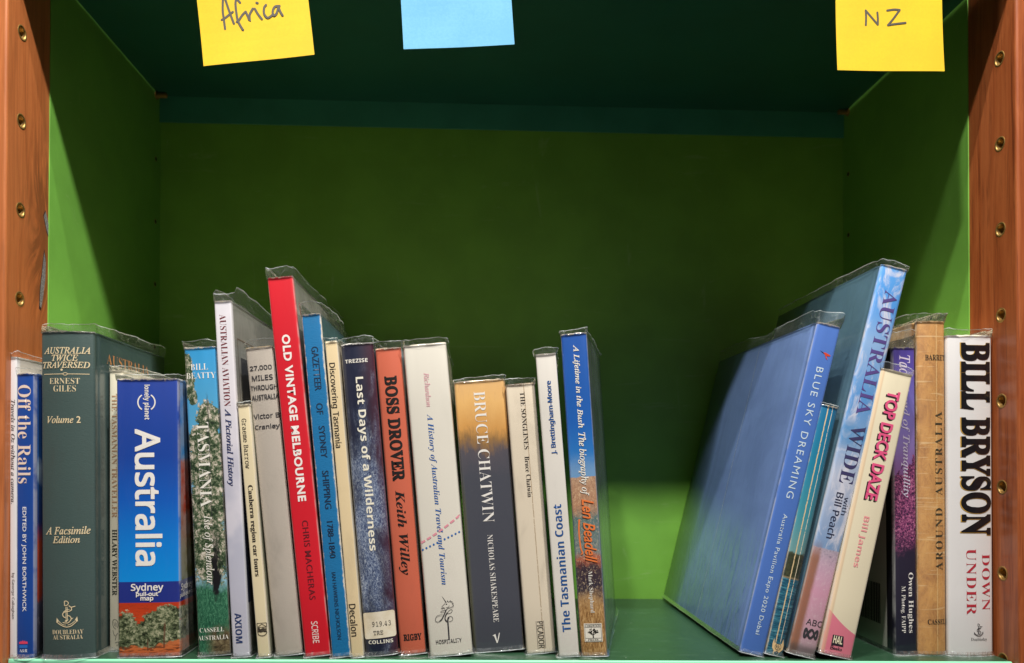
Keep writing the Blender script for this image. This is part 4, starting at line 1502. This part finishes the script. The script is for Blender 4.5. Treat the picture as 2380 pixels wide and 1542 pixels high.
# --- tall outback sky book
def outback():
    m = Mat('sky_and_sand_jacket')
    x, y, z, v = m.coords()
    H = 293.5
    cl = m.noise((0.09, 0.09, 0.035), 6, 0.62, 0.8, 6)
    sky = m.ramp(m.mul(z, 1 / H), [(0.28, '7d9cc4'), (0.45, 'b3bdd2'), (0.56, '7fa6d2'), (0.66, '5a96d4'), (0.80, '8fb4e0'), (0.9, '4f97e0'), (1.0, '5a9fe2')])
    sky = m.mix(m.mul(m.sm(cl, 0.48, 0.64), 0.9), sky, lin('d5d6e2'))
    sky = m.mix(m.mul(m.sm(m.add(cl, m.mul(m.math('ABSOLUTE', m.sub(z, 165.0)), -0.02)), 0.30, 0.42), 0.6), sky, lin('2f82bc'))
    sp = m.noise((0.5, 0.5, 0.4), 6, 0.75, 0.4, 16)
    sand = m.ramp(m.mul(z, 1 / 80.0), [(0.0, 'b9a2a8'), (0.3, 'd0a4b4'), (0.6, 'd8a0b8'), (0.85, 'c9a8bc'), (1.0, 'b0a4b4')])
    sand = m.mix(m.mul(m.sm(sp, 0.5, 0.68), 0.45), sand, lin('e6d2d6'))
    sand = m.mix(m.mul(m.sm(sp, 0.45, 0.33), m.mul(m.sm(z, 60, 78), 0.9)), sand, lin('5c5a6c'))
    c = m.mix(m.sm(m.add(z, m.mul(sp, 3.0)), 81.0, 82.0), sand, sky)
    edge = m.mul(m.sm(m.add(x, m.mul(m.sub(cl, 0.5), 4.0)), 7.5, 4.0), m.sm(z, 88, 70))
    c = m.mix(m.mul(edge, 0.9), c, m.mix(sp, lin('a8683e'), lin('7a5c48')))
    c = m.mix(m.mul(m.sm(m.add(z, m.mul(sp, -4)), 9, 3), 0.7), c, lin('4d4a48'))
    return finish(m, c, 20.1, H, 22.0, gloss=0.9, dirt=0.0)


b = Book('wide', HB, 'tallest leaning book, sky blue above pink sand, with large mauve capitals', 554.6, 4.7, 6.4, 19.9, 293.5, 13.41, 195,
         0.8, 1.2, True, yaw=1.0, spine=outback(), front=board('teal_grey_front', '476474', 22, 0.9), back=board('teal_grey_jacket', '58788a', 23, 1.0, '4a6676', 0.35, 0.4), ext=3.5, side_ext=6, seed=22, edge_amp=1.2)
b.text('title_lettering', ink('5a4a8c'), [('AUSTRALIA', 'sb', 'D', 11.8, 228.4, 93.8, 10.4, -0.004)])
b.text('title_lettering', ink('3c3a66'), [('WIDE', 'sb', 'D', 11.5, 151.7, 43.8, 10.6, -0.004)])
b.text('author_lettering', ink('2c3450'), [('with', 'n', 'D', 15.3, 113.6, 13.2, 3.9), ('Bill Peach', 'n', 'D', 9.6, 105.3, 34.2, 5.4), ('Bill Peach', 'n', 'D', 9.75, 105.2, 34.2, 5.4)])
Kw = ink('3a3a3e')
b.text('publisher_lettering', Kw, [('ABC', 'n', 'H', 13.3, 25.6, 12.0, 4.5, 0.006)])
bm = bmesh.new()
ribbon(bm, [(12.6 + 4.9 * math.sin(t), 17.4 + 3.0 * math.cos(3 * t)) for t in [2 * math.pi * k / 72 + 0.02 for k in range(72)]], 1.5, closed=True)
b.art('publisher_emblem', bm, Kw)


# --- cream book with pink lettering
def cream_pink():
    m = Mat('cream_card_with_pink_foot')
    x, y, z, v = m.coords()
    zb = m.math('MULTIPLY_ADD', x, -0.62, 31.0)
    zb = m.add(zb, m.mul(m.math('POWER', m.sub(x, 12.0), 2.0), 0.012))
    c = m.mix(m.sm(m.sub(z, zb), -0.15, 0.15), lin('e88396'), lin('ece2c4'))
    c = m.mix(m.mul(m.sm(x, 3.2, 2.0), 0.6), c, lin('d8b48e'))
    return finish(m, c, 23.0, 213, 23.0, gloss=0.5, dirt=0.04, wear=0.05)


b = Book('top', PB, 'cream paperback leaning right, shadowed pink title and a pink foot', 577.4, 5.0, 4.3, 23.8, 213.0, 12.16, 132,
         0.7, 1.2, yaw=-1.5, spine=cream_pink(), front=board('cream_cover', 'd8ceb2', 23, 0.5), ext=4, side_ext=4, seed=23)
b.text('title_lettering_shadow', ink('2e2226'), [('TOP DECK DAZE', '', 'D', 11.4, 156.5, 81.4, 9.6, 0.034)], lift=0.14)
b.text('title_lettering', ink('ea5a8a'), [('TOP DECK DAZE', '', 'D', 12.3, 157.5, 81.4, 9.6, 0.030)], lift=0.22)
b.text('author_lettering', ink('f0a0a0'), [('Bill James', 'nb', 'D', 11.6, 85.4, 37.9, 5.6)])
bm = bmesh.new()
hal = [px(p[0] - 236, p[1] - 925, 0.066, 12.16) for p in ((178, 862), (298, 884), (294, 1000), (158, 972))]
hal = [(p[0] + 10.6, p[1] + 12.0) for p in hal]
poly(bm, hal)
b.art('publisher_emblem', bm, ink('2a2430'), lift=0.16)
b.text('publisher_lettering', ink('f3e9c8'), [('HAL', 'nb', 'H', 10.5, 12.2, 6.9, 5.6, 0.006)], lift=0.24)
bm = bmesh.new()
for st in ([(0, 0), (0.2, 2.6)], [(0.2, 2.6), (1.6, 2.5), (1.5, 1.6), (0.2, 1.4)], [(0.2, 1.4), (1.9, 1.1), (1.6, 0.1), (0, 0)], [(2.9, 1.4), (2.3, 0.7), (2.9, 0.1), (3.5, 0.7), (2.9, 1.4)],
           [(4.6, 1.4), (4.0, 0.7), (4.6, 0.1), (5.2, 0.7), (4.6, 1.4)], [(5.8, 2.5), (5.9, 0)], [(7.0, 1.5), (5.9, 0.7), (7.2, 0.0)], [(8.4, 1.4), (7.7, 1.1), (8.4, 0.6), (7.6, 0.0)]):
    ribbon(bm, curve([(p[0] + 6.2, p[1] + 4.8) for p in st], 4), 0.42)
b.art('publisher_lettering', bm, ink('2a2430'))


# --- violet landscape book
def violet(side):
    m = Mat('violet_landscape_' + side)
    x, y, z, v = m.coords()
    H = 230.8
    if side == 'back':
        c = m.mix(m.sm(y, 11.4, 11.6), lin('23222c'), lin('e8e6dc'))
        return m.done(c, 0.4, 0.7, 0.12)
    fi = m.noise((0.75, 0.75, 0.7), 6, 0.75, 0.6, 4)
    bl = m.noise((0.12, 0.12, 0.07), 4, 0.62, 0.5, 13)
    sky = m.ramp(m.mul(z, 1 / H), [(0.58, '8a5a92'), (0.68, '8c78b8'), (0.80, '7f78c8'), (0.93, '54489c'), (1.0, '4c3f92')])
    fol = m.ramp(fi, [(0.38, '2a2036'), (0.47, '552c54'), (0.55, 'a24f7c'), (0.68, 'e09cbc')])
    low = m.ramp(m.mul(z, 1 / H), [(0.0, '1f2230'), (0.30, '2a2638'), (0.42, '2e2038')])
    fol = m.mix(m.sm(m.add(z, m.mul(bl, 30.0)), 108, 90), fol, low)
    tm = m.sub(m.add(z, m.add(m.mul(m.sub(bl, 0.5), 60.0), m.mul(m.sub(fi, 0.5), 12.0))), m.mul(x, 0.9))
    c = m.mix(m.sm(tm, 134, 131), sky, fol)
    return finish(m, c, 16.6, H, 24.0, gloss=0.9, dirt=0.0)


b = Book('purple', HB, 'violet landscape book half hidden behind the leaning cream book, barcode on its back', 641.5, 0, 19.0, 16.6, 230.8, -0.72, 175,
         0.7, 0.9, spine=violet('spine'), front=board('dark_violet_cover', '2c2840', 24, 0.8), back=violet('back'), ext=12, side_ext=10, seed=24)
Wv = ink('d9cfe6')
b.text('title_lettering', Wv, [('Tao:', 'si', 'D', 8.3, 216.4, 16.5, 8.2, 0.008), ('Land of Tranquillity', 'si', 'D', 8.4, 160.0, 84.0, 6.6, 0.006)])
b.text('author_lettering', Wb, [('Owen Hughes', 'sb', 'D', 11.2, 39.1, 45.1, 4.8, -0.004), ('M. Photog. FAIPP', 'sb', 'D', 5.6, 34.1, 35.0, 3.7, -0.010)])
bm = bmesh.new()
rb = random.Random(11)
d = 20.5
while d < 58:
    w = rb.choice((0.45, 0.45, 0.9, 1.3))
    poly(bm, [(d, 19), (d + w, 19), (d + w, 50), (d, 50)])
    d += w + rb.choice((0.45, 0.6, 0.9))
b.art('barcode', bm, ink('1c1c1c'), 'B', 0.2)

# --- tan cloth hardcover
def tan_cloth():
    m = Mat('worn_tan_cloth')
    x, y, z, v = m.coords()
    st = m.noise((0.10, 0.10, 0.045), 6, 0.7, 0.6, 5)
    sp = m.noise((0.5, 0.5, 0.35), 5, 0.7, 0.4, 15)
    c = m.ramp(st, [(0.30, 'a26a2c'), (0.48, 'c48a40'), (0.62, 'd29a4e'), (0.8, 'dcae66')])
    c = m.mix(m.mul(m.sm(sp, 0.5, 0.7), 0.35), c, lin('8c5c28'))
    wr = m.noise((0.02, 0.02, 0.30), 4, 0.6, 0.8, 25)
    c = m.mix(m.mul(m.sm(wr, 0.60, 0.66), 0.45), c, lin('ecd09a'))
    return finish(m, c, 21.6, 250.8, 25.0, texture='linen', gloss=0.45, dirt=0.2, wear=0.12, wearcol='e8c48a', rough=0.7, crease=((13.5, 0.4, 'dcb878'),))


TANM = tan_cloth()
b = Book('barrett', HB, 'worn tan cloth hardcover with spaced dark capitals reading upward', 659.2, 0, 20.0, 21.6, 250.8, -0.48, 165,
         2.6, 1.6, True, spine=TANM, front=TANM, back=TANM, ext=6, side_ext=8, seed=25, edge_amp=1.5)
Kt = ink('46402e')
b.text('title_lettering', Kt, [('AROUND  AUSTRALIA', 'sb', 'U', 15.2, 123.1, 118.9, 6.2, -0.008, 0.0, 1.3)])
b.text('author_lettering', ink('2e2c24'), [('BARRETT', 'sb', 'H', 14.4, 223.2, 18.6, 4.2)])
b.text('publisher_lettering', ink('2e2c24'), [('CASSELL', 'sb', 'H', 14.6, 25.1, 17.0, 3.8)])


# --- thick white book at the right end
b = Book('bryson', HB, 'thick white book with huge black slab capitals against the right timber upright', 680.9, 0, 18.0, 34.6, 240.2, -0.48, 160,
         2.2, 1.8, True, spine=plain('white_jacket', 'e2e1e0', 34.6, 240, 26, gloss=0.9, dirt=0.06), ext=4.5, seed=26)
b.text('author_lettering_rim', ink('c9a04a'), [('BILL BRYSON', 'sb', 'D', 20.7 + o, 162.2, 144.8, 22.8, 0.014) for o in (-1.0, 0, 1.0)], lift=0.16)
b.text('author_lettering', ink('17161a', 0.3), [('BILL BRYSON', 'sb', 'D', 21.0 + o, 162.4, 144.0, 22.0, 0.012) for o in (-0.9, 0, 0.9)], lift=0.30)
b.text('title_lettering', ink('b8303e'), [('DOWN', 'sb', 'D', 28.2, 55.0, 42.1, 6.8, -0.010, 0.0, 1.1), ('UNDER', 'sb', 'D', 16.4, 55.4, 49.5, 7.4, -0.010, 0.0, 1.1)])
b.text('publisher_lettering', K, [('Doubleday', 'sb', 'H', 22.4, 12.2, 12.9, 2.9, -0.012)])
bm = bmesh.new()
strokes(bm, ANCHOR, 22.0, 19.4, 0.0125, 525, 535, 0, 0.26)
b.art('publisher_emblem', bm, ink('2c2c30'))


# ------------------------------------------------------------------ sticky notes hanging from the overhead shelf's front edge
def note_mat(name, a, c2):
    m = Mat(name)
    n = m.noise((0.6, 0.6, 0.6), 4, 0.65)
    g = m.noise((0.02, 0.02, 0.02), 2, 0.5)
    return m.done(m.mix(m.sm(m.add(m.mul(n, 0.4), m.mul(g, 0.6)), 0.35, 0.65), lin(a), lin(c2)), 0.75, nrm=m.bump(n, 0.15, 0.1))


def sticky(label, x, z, ang, w, h, mat, seed, curl=3.0):
    """Paper square: origin at its lower left corner, stuck by its top strip to the shelf flange."""
    t = thing('sticky_note', label, 'sticky note', Matrix.Translation(Vector((x, -10.4, z)) * MM), 'sticky notes on the overhead shelf')
    bm = bmesh.new()
    N = 10
    ca, sa = math.cos(rad(ang)), math.sin(rad(ang))
    G = []
    for layer in (0.0, 0.12):
        g = []
        for j in range(N + 1):
            r = []
            for i in range(N + 1):
                u_, v_ = w * i / N, h * j / N
                free = max(0.0, 1 - v_ / (h * 0.72))
                y = -curl * free ** 2 - 0.4 * free * math.sin(i * 0.5 + seed) + layer - 0.2
                r.append(bm.verts.new(((u_ * ca - v_ * sa) * MM, y * MM, (u_ * sa + v_ * ca) * MM)))
            g.append(r)
        G.append(g)
    for L_, g in enumerate(G):
        for j in range(N):
            for i in range(N):
                q = (g[j][i], g[j][i + 1], g[j + 1][i + 1], g[j + 1][i])
                bm.faces.new(q if L_ == 0 else q[::-1])
    a, c = G
    for k in range(N):
        bm.faces.new((a[0][k + 1], a[0][k], c[0][k], c[0][k + 1]))
        bm.faces.new((a[N][k], a[N][k + 1], c[N][k + 1], c[N][k]))
        bm.faces.new((a[k][0], a[k + 1][0], c[k + 1][0], c[k][0]))
        bm.faces.new((a[k + 1][N], a[k][N], c[k][N], c[k + 1][N]))
    bmesh.ops.recalc_face_normals(bm, faces=bm.faces)
    from_bm('paper_sheet', bm, t, [mat], False)

    def surf(p):
        u_ = p[0] * ca + p[1] * sa
        v_ = -p[0] * sa + p[1] * ca
        free = max(0.0, 1 - v_ / (h * 0.72))
        return -curl * free ** 2 - 0.4 * free * math.sin(u_ / w * N * 0.5 + seed) - 0.2
    return t, surf


def pen(t, surf, sts, w):
    bm = bmesh.new()
    for i, st in enumerate(sts):
        pts = curve(st, 6) if len(st) > 2 else [tuple(Vector(st[0]).lerp(Vector(st[1]), k / 5)) for k in range(6)]
        ribbon(bm, pts, w, 0.02 * i)
        for e_ in (pts[0], pts[-1]):
            disc(bm, e_[0], e_[1], w / 2, z=0.02 * i - 0.01, n=12)
    for v in bm.verts:
        p = (v.co.x, v.co.y)
        v.co = Vector((p[0] * MM, (surf(p) - 0.10 - v.co.z) * MM, p[1] * MM))
    bmesh.ops.recalc_face_normals(bm, faces=bm.faces)
    from_bm('handwriting', bm, t, [ink('5a4c2c' if False else '474238', 0.6, 0.0, 0.0)])


YEL = note_mat('yellow_note_paper', 'dcb800', 'd4ae00')
t, sf = sticky('yellow sticky note tilted, with a handwritten continent name', 134.2, -29.0, 7.2, 78.3, 78.3, YEL, 1)
q = 0.0385
A = lambda *pts: [((p[0] - 272) * q, (1270 - p[1]) * q) for p in pts]
pen(t, sf, [A((640, 545), (612, 350), (590, 200), (590, 0), (605, -110)), A((605, -110), (660, 60), (720, 230), (800, 440)), A((575, 370), (640, 330), (720, 260), (775, 215)),
            A((905, 38), (865, -10), (835, -30), (822, 60), (840, 220), (875, 390), (970, 560)), A((850, 405), (890, 370), (950, 270), (1010, 205)),
            A((1010, 205), (1050, 290), (1085, 365), (1085, 260), (1140, 145)), A((1175, 145), (1235, 245), (1310, 342)), A((1205, 32), (1228, 38)),
            A((1380, 70), (1345, 130), (1350, 240), (1415, 315), (1500, 260)), A((1630, 85), (1545, 100), (1505, 190), (1530, 270), (1580, 220), (1610, 95)), A((1610, 95), (1645, 190), (1690, 265))], 1.55)
t, sf = sticky('blank pale blue sticky note', 275.0, -14.5, 3.6, 79.2, 79.2, note_mat('blue_note_paper', '63a8cc', '569dc4'), 2)
t, sf = sticky('yellow sticky note with two handwritten capital letters', 588.7, -23.4, 0.2, 79.0, 79.0, YEL, 3, 2.0)
q = 80.0 / 995.0
A = lambda *pts: [((p[0] - 103) * q, (670 - p[1]) * q) for p in pts]
pen(t, sf, [A((377, 243), (380, 170), (377, 108)), A((377, 108), (430, 170), (487, 237)), A((487, 237), (488, 180), (484, 125)),
            A((575, 105), (640, 95), (690, 98)), A((690, 98), (630, 180), (580, 240)), A((580, 240), (650, 228), (742, 216))], 1.45)

run_jobs()
